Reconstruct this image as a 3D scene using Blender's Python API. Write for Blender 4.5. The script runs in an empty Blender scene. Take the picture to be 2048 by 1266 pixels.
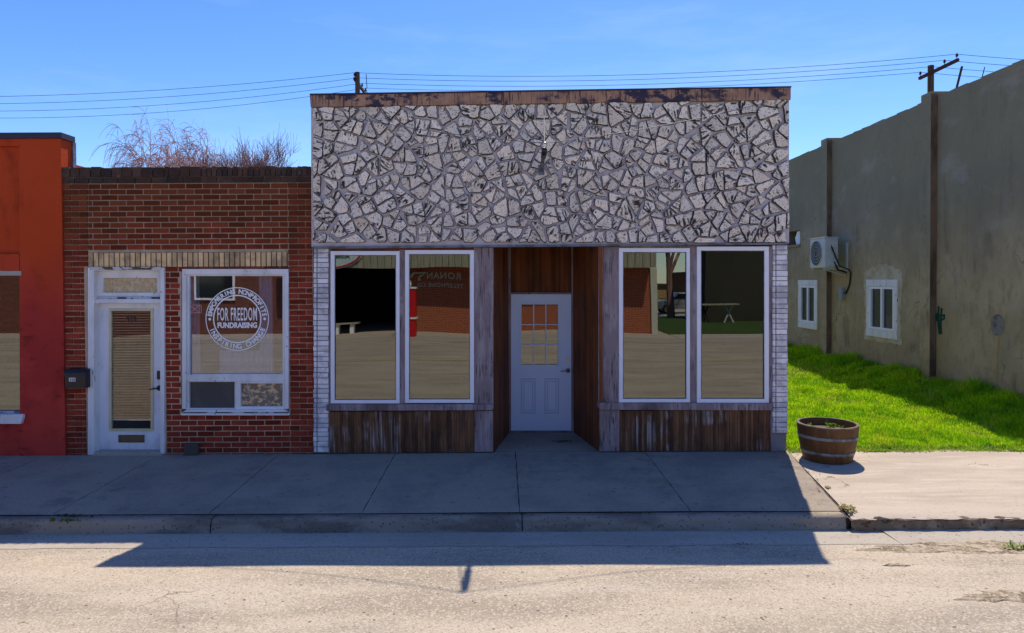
import bpy, bmesh, math, random
import numpy as np
from mathutils import Vector, Matrix
R = math.radians
rnd = random.Random(7)
S = bpy.context.scene
COL = S.collection

# ---------------------------------------------------------------- camera
F, D, H = 1365.0, 9.2, 2.33
PITCH, ROLL = R(1.0), R(0.3)
SHX, SHY = 20.0, -49.0
fw = Vector((0, math.cos(PITCH), -math.sin(PITCH)))
up0 = Vector((0, math.sin(PITCH), math.cos(PITCH)))
rt0 = Vector((1, 0, 0))
rt = rt0*math.cos(ROLL) - up0*math.sin(ROLL)
up = up0*math.cos(ROLL) + rt0*math.sin(ROLL)
CAM = Vector((0, -D, H))
cd = bpy.data.cameras.new('camera'); co = bpy.data.objects.new('camera', cd); COL.objects.link(co)
m3 = Matrix((rt, up, -fw)).transposed()
co.matrix_world = Matrix.Translation(CAM) @ m3.to_4x4()
cd.sensor_width = 36; cd.lens = 36*F/2048
cd.shift_x = SHX/2048; cd.shift_y = SHY/2048
cd.clip_end = 2000; cd.clip_start = 0.05
S.camera = co

def ray(px, py):
    return fw + rt*((px-1024+SHX)/F) + up*((633-py+SHY)/F)
def FP(px, py, y=0.0):            # point on a facade plane -> (x, z)
    d = ray(px, py); t = (y+D)/d.y
    return (CAM.x+d.x*t, CAM.z+d.z*t)
def WP(px, py, x):                # point on the side wall plane -> (y, z)
    d = ray(px, py); t = x/d.x
    return (CAM.y+d.y*t, CAM.z+d.z*t)
def GP(px, py, z):                # point on a level plane -> (x, y)
    d = ray(px, py); t = (z-CAM.z)/d.z
    return (CAM.x+d.x*t, CAM.y+d.y*t)

# ---------------------------------------------------------------- light
SUN = Vector((0.205, 0.65, 1.0)).normalized()
sl = bpy.data.lights.new('sun', 'SUN'); so = bpy.data.objects.new('sun', sl); COL.objects.link(so)
sl.energy = 3.05; sl.angle = R(0.5); sl.color = (1.0, 0.89, 0.71)
so.rotation_euler = SUN.to_track_quat('Z', 'Y').to_euler()
W = bpy.data.worlds.new('World'); S.world = W; W.use_nodes = True
wt = W.node_tree; wt.nodes.clear()
sky = wt.nodes.new('ShaderNodeTexSky'); sky.sky_type = 'NISHITA'; sky.sun_disc = False
sky.sun_elevation = math.asin(SUN.z); sky.sun_rotation = math.atan2(SUN.x, SUN.y)
sky.air_density = 1.0; sky.dust_density = 0.3; sky.ozone_density = 4.0; sky.altitude = 900
bg = wt.nodes.new('ShaderNodeBackground'); bg.inputs[1].default_value = 0.108
wo = wt.nodes.new('ShaderNodeOutputWorld')
hs_ = wt.nodes.new('ShaderNodeHueSaturation'); hs_.inputs['Saturation'].default_value = 1.24; hs_.inputs['Hue'].default_value = .512
wt.links.new(sky.outputs[0], hs_.inputs['Color']); tc_ = wt.nodes.new('ShaderNodeTexCoord'); mp_ = wt.nodes.new('ShaderNodeMapping'); mp_.inputs['Scale'].default_value = (1.2, 1.5, 7); mp_.inputs['Rotation'].default_value = (0, R(12), 0)
ns_ = wt.nodes.new('ShaderNodeTexNoise'); ns_.inputs['Scale'].default_value = 1.6; ns_.inputs['Detail'].default_value = 7; ns_.inputs['Roughness'].default_value = .62
mr_ = wt.nodes.new('ShaderNodeMapRange'); mr_.inputs[1].default_value = .50; mr_.inputs[2].default_value = .78; mr_.inputs[3].default_value = 0; mr_.inputs[4].default_value = .22
mx_ = wt.nodes.new('ShaderNodeMix'); mx_.data_type = 'RGBA'; mx_.inputs[7].default_value = (4.2, 5.0, 6.0, 1)
wt.links.new(tc_.outputs['Generated'], mp_.inputs[0]); wt.links.new(mp_.outputs[0], ns_.inputs['Vector']); wt.links.new(ns_.outputs['Fac'], mr_.inputs[0])
wt.links.new(mr_.outputs[0], mx_.inputs[0]); wt.links.new(hs_.outputs[0], mx_.inputs[6]); wt.links.new(mx_.outputs[2], bg.inputs[0]); wt.links.new(bg.outputs[0], wo.inputs[0])
S.view_settings.view_transform = 'Standard'; S.view_settings.look = 'None'
S.view_settings.exposure = 0.84; S.view_settings.gamma = 1.0
S.render.engine = 'CYCLES'
S.cycles.max_bounces = 8; S.cycles.transparent_max_bounces = 12
S.cycles.sample_clamp_indirect = 6

# ---------------------------------------------------------------- materials
def srgb(r, g, b):
    f = lambda c: (c/255/12.92 if c/255 <= .04045 else ((c/255+.055)/1.055)**2.4)
    return (f(r), f(g), f(b), 1)
def c4(c): return tuple(c)+(1,) if len(c) == 3 else tuple(c)
class NT:
    def __init__(s, name):
        s.m = bpy.data.materials.new(name); s.m.use_nodes = True; s.t = s.m.node_tree
        s.t.nodes.clear(); s.out = s.n('ShaderNodeOutputMaterial')
    def n(s, k, **kw):
        x = s.t.nodes.new(k)
        for a, b in kw.items(): setattr(x, a, b)
        return x
    def l(s, a, b): s.t.links.new(a, b)
    def coord(s, kind):
        if kind == 'pos': return s.n('ShaderNodeNewGeometry').outputs['Position']
        if kind == 'uv': return s.n('ShaderNodeTexCoord').outputs['UV']
        return s.n('ShaderNodeTexCoord').outputs['Object']
    def scaled(s, vec, st):
        v = s.n('ShaderNodeVectorMath', operation='MULTIPLY'); s.l(vec, v.inputs[0]); v.inputs[1].default_value = st
        return v.outputs[0]
    def noise(s, vec, scale, detail=6, rough=.6, dist=0):
        x = s.n('ShaderNodeTexNoise'); s.l(vec, x.inputs['Vector'])
        x.inputs['Scale'].default_value = scale; x.inputs['Detail'].default_value = detail
        x.inputs['Roughness'].default_value = rough; x.inputs['Distortion'].default_value = dist
        return x.outputs['Fac']
    def rng(s, v, lo, hi, a=0., b=1.):
        x = s.n('ShaderNodeMapRange'); x.interpolation_type = 'SMOOTHSTEP'
        s.l(v, x.inputs[0]); x.inputs[1].default_value = lo; x.inputs[2].default_value = hi
        x.inputs[3].default_value = a; x.inputs[4].default_value = b
        return x.outputs[0]
    def math(s, op, a, b):
        x = s.n('ShaderNodeMath', operation=op)
        for i, q in enumerate((a, b)):
            if isinstance(q, (int, float)): x.inputs[i].default_value = q
            else: s.l(q, x.inputs[i])
        return x.outputs[0]
    def mix(s, f, a, b, bt='MIX'):
        x = s.n('ShaderNodeMix', data_type='RGBA', blend_type=bt)
        for i, q in ((0, f), (6, a), (7, b)):
            if isinstance(q, (int, float)): x.inputs[i].default_value = q
            elif isinstance(q, tuple): x.inputs[i].default_value = q
            else: s.l(q, x.inputs[i])
        return x.outputs[2]
MATS = {}
def mat(name, base, layers=(), rough=.85, bump=None, tint=0., coord='pos', metallic=0., spec=.3, trans=0.):
    if name in MATS: return MATS[name]
    n = NT(name); v = n.coord(coord)
    col = c4(base)
    for L in layers:
        kind = L[0]
        if kind == 'n':      # noise patch: colour, scale, stretch, lo, hi, amount
            _, c, sc, st, lo, hi, amt = L
            f = n.rng(n.noise(n.scaled(v, st), sc), lo, hi, 0, amt)
        elif kind == 'm':    # masked noise: fine noise showing only inside a coarse one
            _, c, sc, st, lo, hi, amt, sc2, lo2, hi2 = L
            f = n.math('MULTIPLY', n.rng(n.noise(n.scaled(v, st), sc), lo, hi, 0, amt),
                       n.rng(n.noise(n.scaled(v, (1.1, .9, 1.3)), sc2, 3), lo2, hi2))
        elif kind == 'c':    # crack network
            _, c, sc, w, sc2, lo2, hi2 = L
            vv = n.n('ShaderNodeTexNoise'); n.l(v, vv.inputs['Vector']); vv.inputs['Scale'].default_value = sc*2.2; vv.inputs['Detail'].default_value = 6
            a = n.n('ShaderNodeVectorMath', operation='MULTIPLY_ADD'); n.l(vv.outputs['Color'], a.inputs[0]); a.inputs[1].default_value = (.55/sc,)*3; n.l(v, a.inputs[2])
            vo = n.n('ShaderNodeTexVoronoi', feature='DISTANCE_TO_EDGE'); n.l(a.outputs[0], vo.inputs['Vector']); vo.inputs['Scale'].default_value = sc
            f = n.math('MULTIPLY', n.rng(vo.outputs['Distance'], w*.3, w, 1, 0), n.rng(n.noise(v, sc2, 3), lo2, hi2))
        elif kind == 's':    # aggregate specks: colour, scale, lo, hi of the random cell value
            _, c, sc, lo, hi, amt = L
            vo = n.n('ShaderNodeTexVoronoi'); n.l(v, vo.inputs['Vector']); vo.inputs['Scale'].default_value = sc
            sp = n.n('ShaderNodeSeparateColor'); n.l(vo.outputs['Color'], sp.inputs[0])
            f = n.rng(sp.outputs[0], lo, hi, 0, amt)
        elif kind == 'b':    # brick courses on an upright wall
            _, c, bw = L
            sp = n.n('ShaderNodeSeparateXYZ'); n.l(v, sp.inputs[0]); cb = n.n('ShaderNodeCombineXYZ'); n.l(sp.outputs[0], cb.inputs[0]); n.l(sp.outputs[2], cb.inputs[1])
            bt_n = n.n('ShaderNodeTexBrick'); n.l(cb.outputs[0], bt_n.inputs['Vector']); bt_n.inputs['Scale'].default_value = 1; bt_n.inputs['Brick Width'].default_value = bw; bt_n.inputs['Row Height'].default_value = bw/3; bt_n.inputs['Mortar Size'].default_value = .007
            f = bt_n.outputs['Fac']
        elif kind == 'z':    # colour shift across a height band: colour, z0, z1, amount
            _, c, z0, z1, amt, sc = L
            sp = n.n('ShaderNodeSeparateXYZ'); n.l(n.coord('pos'), sp.inputs[0])
            zz = n.math('ADD', sp.outputs[2], n.math('MULTIPLY', n.noise(n.scaled(v, (1, 1, .3)), sc), abs(z1-z0)*1.2))
            f = n.rng(zz, z0, z1, 0, amt)
        col = n.mix(f, col, c4(c))
    if tint:
        at = n.n('ShaderNodeAttribute', attribute_name='tint')
        k = n.rng(at.outputs['Fac'], 0, 1, 1-tint, 1+tint)
        cc = n.n('ShaderNodeCombineXYZ'); [n.l(k, cc.inputs[i]) for i in range(3)]
        col = n.mix(1.0, col, cc.outputs[0], 'MULTIPLY')
    b = n.n('ShaderNodeBsdfPrincipled')
    if isinstance(col, tuple): b.inputs['Base Color'].default_value = col
    else: n.l(col, b.inputs['Base Color'])
    b.inputs['Roughness'].default_value = rough; b.inputs['Metallic'].default_value = metallic
    b.inputs['Specular IOR Level'].default_value = spec
    if bump:
        sc, st, dist = bump[:3]; sv = bump[3] if len(bump) > 3 else (1, 1, 1)
        bp = n.n('ShaderNodeBump'); bp.inputs['Strength'].default_value = st; bp.inputs['Distance'].default_value = dist
        n.l(n.noise(n.scaled(v, sv), sc, 8, .65), bp.inputs['Height']); n.l(bp.outputs[0], b.inputs['Normal'])
    sh = b.outputs[0]
    if trans:
        tr = n.n('ShaderNodeBsdfTranslucent')
        if isinstance(col, tuple): tr.inputs[0].default_value = col
        else: n.l(col, tr.inputs[0])
        mx = n.n('ShaderNodeMixShader'); mx.inputs[0].default_value = trans
        n.l(sh, mx.inputs[1]); n.l(tr.outputs[0], mx.inputs[2]); sh = mx.outputs[0]
    n.l(sh, n.out.inputs[0]); MATS[name] = n.m
    return n.m
def glass(name, refl, gcol, tint, wave=.02, wsc=1.3, rough=0.0):
    n = NT(name); v = n.coord('pos')
    g = n.n('ShaderNodeBsdfGlossy'); g.inputs['Color'].default_value = c4(gcol); g.inputs['Roughness'].default_value = rough
    bp = n.n('ShaderNodeBump'); bp.inputs['Strength'].default_value = 1; bp.inputs['Distance'].default_value = wave
    n.l(n.noise(n.scaled(v, (1, 1, .7)), wsc, .4, .4), bp.inputs['Height']); n.l(bp.outputs[0], g.inputs['Normal'])
    t = n.n('ShaderNodeBsdfTransparent'); t.inputs[0].default_value = c4(tint)
    mx = n.n('ShaderNodeMixShader'); mx.inputs[0].default_value = refl
    n.l(t.outputs[0], mx.inputs[1]); n.l(g.outputs[0], mx.inputs[2]); n.l(mx.outputs[0], n.out.inputs[0])
    MATS[name] = n.m; return n.m

DK = (.02, .018, .022)
m_stone = mat('whitewashed_stone', (.96, .81, .66), [
    ('n', (.85, .69, .55), 5, (1, 1, 1), .4, .65, .8), ('n', (.62, .46, .32), 1.5, (1, 1, 1), .56, .70, .6),
    ('m', DK, 4.5, (1.6, 7, 1), .48, .55, .97, 5.0, .50, .56),
    ('m', (.13, .10, .10), 14, (1, 5, 1), .55, .62, .85, 9.0, .44, .55),
    ('s', (.12, .10, .10), 70, .90, .95, .7)], rough=.9, bump=(16, .9, .02, (1, 3, 1)), tint=.12, coord='uv')
m_stone_edge = mat('stone_edge', (.10, .085, .075), [('n', (.42, .37, .34), 9, (1, 1, 1), .5, .62, .8)], rough=.95, tint=.2)  # stone sides darkened: crevice shade put into the colour, with grime
m_mortar = mat('painted_mortar', (.64, .55, .55), [('n', (.50, .43, .44), 6, (1, 1, 1), .45, .65, .7),
    ('n', (.62, .58, .60), 20, (1, 1, 1), .5, .7, .6)], bump=(40, .5, .01))
m_brick = mat('red_brick', (.27, .042, .024), [('n', (.14, .028, .018), 7, (1, 1, 2), .45, .65, .7),
    ('n', (.42, .080, .030), 40, (1, 1, 1), .52, .7, .5), ('z', (.07, .03, .03), 1.0, .15, .45, 3), ('z', (.13, .040, .014), 2.9, 4.3, .75, 4)],
    rough=.9, bump=(90, .35, .004), tint=.34, spec=.05)
m_bmortar = mat('brick_mortar', (.62, .45, .31), [('n', (.38, .27, .19), 3, (1, 1, 1), .42, .6, .7),
    ('z', (.30, .22, .15), 2.9, 4.3, .85, 4), ('z', (.16, .11, .09), 0.9, .1, .6, 3)], bump=(70, .4, .006))
m_buff = mat('buff_brick', (.74, .50, .25), [('n', (.36, .23, .14), 6, (1, 1, 1), .45, .65, .8)], bump=(60, .3, .004), tint=.22)
m_coping = mat('dark_coping_brick', (.085, .042, .028), [('n', (.04, .028, .022), 5, (1, 1, 1), .4, .6, .8),
    ('n', (.2, .15, .11), 14, (1, 1, 1), .6, .7, .6)], bump=(50, .5, .006), tint=.3)
m_orange = mat('red_orange_paint', (.54, .058, .044), [('n', (.36, .036, .032), .9, (1, 1, 1), .42, .62, .8),
    ('m', (.13, .022, .012), 7, (1, 1, 2.2), .5, .66, .6, 1.6, .5, .62), 
    ('z', (.52, .066, .014), 2.4, 4.2, .85, 2), ('m', (.10, .02, .012), 2.2, (1, 1, .35), .5, .68, .5, .9, .46, .6)], rough=.85, bump=(35, .45, .008), spec=.08)  # oranger towards the top: a light tint put into the paint colour
m_cap = mat('dark_metal_cap', (.045, .035, .055), rough=.5, metallic=.3)
m_fascia = mat('peeling_fascia', (.46, .25, .15), [('n', (.32, .17, .11), 6, (1, 1, .5), .4, .6, .8),
    ('m', (.030, .026, .055), 4.5, (1.2, 1, 2), .46, .54, .97, 1.1, .42, .5),
    ('m', (.045, .03, .045), 30, (1.6, 1, .12), .53, .6, .9, .8, .4, .52)], rough=.6, bump=(14, .4, .012))
m_flash = mat('thin_flashing', (.2, .2, .23), [('n', (.09, .08, .09), 6, (1, 1, 1), .45, .6, .8)], rough=.5, metallic=.3)
m_wpier = mat('white_painted_brick', (.84, .78, .77), [('m', (.14, .12, .13), 40, (1, 1, 2.5), .54, .62, .8, 5, .54, .62),
    ('n', (.42, .40, .44), 5, (1, 1, 1), .45, .6, .7)], bump=(45, .6, .008), tint=.14)
m_pmort = mat('dark_pier_joint', (.26, .24, .26), bump=(40, .4, .006))
m_white = mat('white_frame', (.90, .88, .92), [('n', (.80, .78, .82), 3, (1, 1, 1), .5, .7, .6)], rough=.4)
m_wpaint = mat('worn_white_paint', (.82, .80, .80), [('n', (.66, .64, .62), 4, (1, 1, .4), .45, .65, .7),
    ('m', (.12, .10, .09), 22, (1, 1, .4), .60, .65, .9, 3, .5, .6), ('z', (.42, .36, .30), .5, .05, .5, 5)], rough=.6, bump=(30, .2, .004))
m_peel = mat('peeled_trim', (.10, .085, .08), [('n', (.62, .61, .62), 12, (.5, 1, 1), .5, .54, .95)], rough=.8, bump=(30, .5, .006))
m_door = mat('white_door', (.74, .84, .98), [('n', (.68, .79, .96), 2, (1, 1, 1), .4, .7, .7), ('z', (.60, .66, .82), .6, .0, .4, 5)], rough=.42)
m_door2 = mat('dirty_white_door', (.80, .82, .88), [('z', (.42, .37, .33), .50, .12, .6, 7), ('n', (.48, .50, .56), 3, (1, 1, .5), .5, .68, .6)], rough=.45)
m_yel = mat('yellowed_glazing_frame', (.68, .60, .38), [('n', (.58, .50, .30), 5, (1, 1, 1), .4, .6, .7)], rough=.5)
m_post = mat('weathered_purple_wood', (.29, .215, .215), [('n', (.42, .35, .35), 5, (2.5, 1, .35), .45, .65, .8),
    ('m', (.045, .032, .035), 26, (2.2, 1, .12), .5, .62, .85, 2.2, .44, .58), ('n', (.09, .06, .06), 1.6, (1, 1, .6), .52, .7, .6)],
    rough=.85, bump=(30, .7, .01, (2.2, 1, .12)))
m_plank = mat('brown_stained_plank', (.19, .085, .038), [('n', (.085, .042, .024), 5, (2, 1, .5), .42, .62, .8),
    ('m', (.40, .35, .34), 9, (3.0, 1, .16), .48, .62, .8, 1.5, .46, .60), ('n', (.12, .05, .02), 30, (2, 1, .06), .52, .64, .6),
    ('z', (.04, .03, .03), .35, .0, .6, 6)], rough=.8, bump=(40, .6, .006, (2.5, 1, .1)), tint=.35)
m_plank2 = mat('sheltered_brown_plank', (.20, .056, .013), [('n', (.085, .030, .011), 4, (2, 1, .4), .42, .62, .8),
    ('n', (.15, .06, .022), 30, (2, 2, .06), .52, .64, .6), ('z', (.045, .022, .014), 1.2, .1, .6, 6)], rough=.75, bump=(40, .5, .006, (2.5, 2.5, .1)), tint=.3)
m_grey = mat('grey_stucco', (.41, .31, .175), [('n', (.52, .40, .24), .8, (1, 1, 1), .42, .62, .8),
    ('n', (.34, .28, .165), 1.6, (1, 1, .6), .5, .7, .7), ('m', (.12, .10, .07), 4, (1, 1, .14), .48, .66, .55, .9, .5, .62),
    ('z', (.21, .18, .12), 3.6, 6.2, .8, 1.2), ('c', (.20, .155, .09), .35, .004, .8, .52, .60), ('n', (.30, .23, .13), 9, (1, 1, .5), .5, .64, .5), ('n', (.42, .38, .32), 1.1, (1, 1, 1.6), .55, .72, .4)],
    rough=.95, bump=(13, .9, .025))
m_patch = mat('pale_stucco_patch', (.58, .50, .36), [('n', (.44, .34, .19), 5, (1, 1, 1), .4, .6, .8)], bump=(18, .8, .01))
m_side = mat('sidewalk_concrete', (.37, .305, .235), [('n', (.26, .22, .185), 1.1, (1, 1, 1), .42, .64, .8),
    ('n', (.37, .32, .27), 4, (.3, 2, 1), .5, .68, .5), ('c', (.12, .10, .085), .33, .004, .6, .6, .66),
    ('n', (.22, .19, .16), 60, (1, 1, 1), .52, .7, .6), ('s', (.13, .11, .10), 26, .988, .992, .5), ('m', (.17, .145, .12), 3, (1, 1, 1), .5, .66, .6, .7, .48, .62), ('s', (.45, .40, .34), 80, .94, .96, .5), ('s', (.14, .12, .10), 90, .95, .97, .5)], rough=.9, bump=(70, .6, .006), spec=.25)
m_side2 = mat('old_sidewalk_concrete', (.52, .44, .36), [('n', (.42, .35, .29), 1.3, (.4, 1.6, 1), .42, .64, .8),
    ('n', (.60, .52, .43), 5, (.25, 2, 1), .5, .68, .6), ('s', (.34, .27, .21), 70, .95, .98, .6), ('c', (.26, .21, .16), .5, .0035, .7, .52, .60)],
    rough=.95, bump=(60, .6, .006), spec=.2)
m_curb = mat('curb_concrete', (.33, .28, .22), [('n', (.15, .125, .105), 2.2, (.5, 1, 2), .42, .62, .8),
    ('s', (.10, .085, .07), 60, .93, .96, .7), ('n', (.34, .31, .28), 6, (1, 1, 1), .55, .7, .6)], rough=.95, bump=(50, .7, .008), spec=.2)
m_curb2 = mat('broken_curb_concrete', (.50, .37, .24), [('n', (.17, .125, .08), 3, (1, 1, 1), .4, .6, .85),
    ('s', (.07, .055, .04), 40, .9, .95, .8), ('c', (.02, .015, .01), 1.1, .03, 1.2, .48, .55)], rough=.98, bump=(22, 1, .03), spec=.2)
m_gutter = mat('gutter_concrete', (.44, .39, .33), [('n', (.36, .31, .26), 1.5, (.4, 1.5, 1), .42, .62, .8),
    ('s', (.2, .17, .14), 60, .95, .97, .6)], rough=.95, bump=(60, .5, .005), spec=.2)
m_road = mat('worn_asphalt', (.49, .41, .315), [('n', (.37, .315, .245), .35, (.25, 1.2, 1), .46, .62, .6), ('m', (.24, .20, .16), 1.2, (.5, 1.4, 1), .52, .70, .5, .5, .50, .62), ('n', (.56, .48, .385), .6, (.4, 2.5, 1), .52, .66, .6),
    ('n', (.31, .26, .205), 1.0, (.5, 1.6, 1), .42, .64, .75), ('n', (.52, .455, .38), 1.4, (.35, 2.5, 1), .52, .68, .6),
    ('s', (.60, .53, .44), 75, .72, .80, .6), ('s', (.24, .20, .16), 95, .82, .88, .6), ('s', (.74, .68, .58), 60, .945, .97, .65),
    ('s', (.42, .27, .20), 60, .95, .97, .4), ('s', (.10, .08, .06), 55, .992, .996, .8),
    ('c', (.22, .175, .13), .5, .0045, .5, .54, .62), ('m', (.22, .155, .09), 9, (.5, 1.5, 1), .5, .66, .6, .55, .58, .70)],
    rough=.95, bump=(75, .9, .006), spec=.2)
m_dirt = mat('gutter_dirt', (.44, .365, .275), [('n', (.22, .165, .10), 4, (1, 1.6, 1), .44, .60, .85),
    ('n', (.12, .085, .05), 11, (1, 1.6, 1), .50, .62, .7), ('s', (.60, .53, .44), 75, .80, .86, .6), ('s', (.5, .45, .38), 50, .95, .97, .6)], rough=1, bump=(60, .9, .008), spec=.1)
m_joint = mat('dark_joint_dirt', (.06, .05, .045), [('n', (.13, .11, .09), 12, (1, 1, 1), .5, .65, .7)], rough=1, bump=(40, .8, .006))
m_soil = mat('lawn_soil', (.12, .19, .02), [('n', (.12, .11, .045), 3, (1, 1, 1), .5, .66, .8), ('n', (.03, .07, .01), 9, (1, 1, 1), .45, .6, .7)],
    rough=1, bump=(50, 1, .02), spec=.1)
m_land = mat('open_ground', (.11, .10, .05), [('n', (.06, .09, .025), .3, (1, 1, 1), .45, .6, .8)], rough=1)
m_black = mat('black_metal', (.012, .012, .014), rough=.4, spec=.5)
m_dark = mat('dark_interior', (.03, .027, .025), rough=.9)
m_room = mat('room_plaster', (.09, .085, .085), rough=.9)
m_steel = mat('brushed_steel', (.45, .43, .40), rough=.35, metallic=.9)
m_pole = mat('weathered_pole_wood', (.12, .075, .05), [('n', (.05, .032, .025), 4, (3, 3, .2), .45, .65, .8)], rough=.9, bump=(20, .6, .01, (3, 3, .2)))
m_arm = mat('crossarm_wood', (.085, .03, .028), [('n', (.04, .02, .02), 6, (1, .4, 1), .45, .6, .8)], rough=.9)
m_wire = mat('wire', (.02, .022, .03), rough=.6)
m_bark = mat('bare_twig_bark', (.42, .22, .18), [('n', (.16, .10, .08), .8, (1, 1, 1), .4, .6, .8)], rough=.9, spec=.1)
m_bark2 = mat('willow_twig_bark', (.60, .34, .29), [('n', (.46, .27, .22), .8, (1, 1, 1), .4, .6, .8)], rough=.9, spec=.1)
m_barrel = mat('barrel_stave_wood', (.16, .070, .020), [('m', (.06, .03, .015), 9, (1, 1, .3), .5, .62, .7, 3, .45, .6), ('n', (.10, .042, .012), 5, (1, 1, .5), .42, .62, .8)], rough=.55, bump=(30, .4, .006, (3, 3, .2)), tint=.07)
m_hoop = mat('grey_hoop_metal', (.30, .29, .28), [('n', (.10, .085, .07), 8, (1, 1, 1), .45, .62, .8)], rough=.6, metallic=.3)
m_rim = mat('weathered_barrel_rim', (.23, .17, .13), [('n', (.1, .07, .06), 9, (1, 1, 1), .45, .6, .7)], rough=.9)
m_pot = mat('planter_soil', (.13, .095, .07), [('n', (.26, .21, .17), 30, (1, 1, 1), .5, .62, .9)], rough=1, bump=(40, 1, .03))
m_leaf = mat('sprout_leaf', (.20, .33, .03), rough=.7, trans=.3)
m_blade = mat('grass_blade', (.46, .70, .012), [('n', (.20, .46, .010), 1.1, (1, 1, 1), .42, .60, .8), ('n', (.52, .62, .03), 2.3, (1, 1, 1), .50, .64, .75), ('n', (.52, .48, .12), .75, (1, 1, 1), .57, .68, .6), ('n', (.10, .30, .010), 4, (1, 1, 1), .54, .66, .8)],
    rough=.7, tint=.45, trans=.48, spec=.15)
m_straw = mat('dry_blade', (.42, .36, .17), rough=.8, tint=.3, trans=.2)
m_litter = mat('dead_leaf', (.07, .045, .028), [('n', (.16, .10, .055), 30, (1, 1, 1), .5, .6, .7)], rough=.95)
m_acw = mat('cream_unit_casing', (.56, .57, .55), [('n', (.46, .47, .45), 4, (1, 1, 1), .45, .65, .6)], rough=.5)
m_grid = mat('dark_fan_grille', (.06, .062, .06), rough=.6)
m_vinyl = mat('white_vinyl', (.95, .93, .93), rough=.6)
m_pink = mat('pink_marker_line', (.62, .30, .28), rough=.6)
m_curtain = mat('pale_curtain', (.78, .84, .95), [('n', (.62, .70, .82), 6, (4, 1, .1), .4, .6, .7)], rough=.9)
m_amber = mat('crackled_amber_film', (.55, .40, .20), [('n', (.66, .54, .36), 14, (1, 1, 1), .45, .6, .8), ('m', (.25, .16, .08), 30, (1, 1, 1), .55, .62, .8, 6, .45, .55)], rough=.35, spec=.5)
m_film = mat('torn_foil_film', (.17, .145, .12), [('n', (.72, .48, .24), 9, (1.3, 1, 2.2), .52, .56, .95), ('n', (.5, .46, .40), 22, (1, 1, 1), .57, .62, .7)], rough=.3, spec=.5)
m_screen = mat('grey_fly_screen', (.085, .078, .07), [('n', (.11, .10, .09), 3, (1, 1, 1), .4, .6, .6)], rough=.7)
m_blind = mat('blind_slat', (.80, .72, .60), rough=.6)
m_gpaint = mat('green_spray_paint', (.008, .07, .045), rough=.8)
m_fbrick = mat('sunlit_far_brick', (.36, .085, .035), [('n', (.25, .06, .03), 3, (1, 1, 3), .45, .6, .8), ('n', (.30, .08, .04), 30, (.6, 1, 3), .5, .58, .6), ('b', (.46, .25, .16), .24)], rough=.9)
m_siding = mat('pale_far_siding', (.36, .34, .25), [('n', (.25, .235, .17), 8, (3, 1, .1), .45, .6, .8)], rough=.9)
m_sign = mat('pale_sign_face', (.60, .70, .68), [('n', (.45, .62, .60), 1.2, (.3, 1, 4), .45, .55, .8)], rough=.5)
m_red = mat('glossy_red_paint', (.62, .012, .015), rough=.35, spec=.5)
m_letter = mat('sign_letter_metal', (.50, .52, .48), rough=.4)
m_carp = mat('grey_blue_car_paint', (.30, .34, .37), rough=.3, metallic=.2, spec=.6)
m_carg = mat('car_glass', (.02, .025, .03), rough=.05, spec=.8)
m_olive = mat('shade_darkened_olive', (.050, .046, .034), [('n', (.035, .035, .028), .5, (1, 1, 1), .4, .6, .8)], rough=.9)  # wall meant to stand in shade: the shade is put into its colour
m_brownw = mat('brown_far_wall', (.14, .075, .04), rough=.9)
m_tan = mat('tan_far_wall', (.42, .29, .13), rough=.9)
m_cream = mat('cream_far_wall', (.55, .54, .46), rough=.9)
m_yline = mat('yellow_road_paint', (.50, .34, .07), [('n', (.40, .33, .24), 8, (1, 1, 1), .5, .62, .8)], rough=.9)
m_roof = mat('flat_roof_felt', (.08, .075, .07), rough=.95)
g_shop = glass('old_shop_glass', .27, (.60, .63, .57), (.32, .32, .33), .0065, .8)
g_disp = glass('display_glass', .17, (.85, .88, .92), (.74, .76, .80), .003, 1.0)
g_door = glass('door_glass', .07, (1, .93, .80), (.85, .85, .85), .004, 1.4)
g_far = glass('side_window_glass', .12, (.8, .9, 1), (.4, .42, .45), .01, 1.4)

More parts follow.
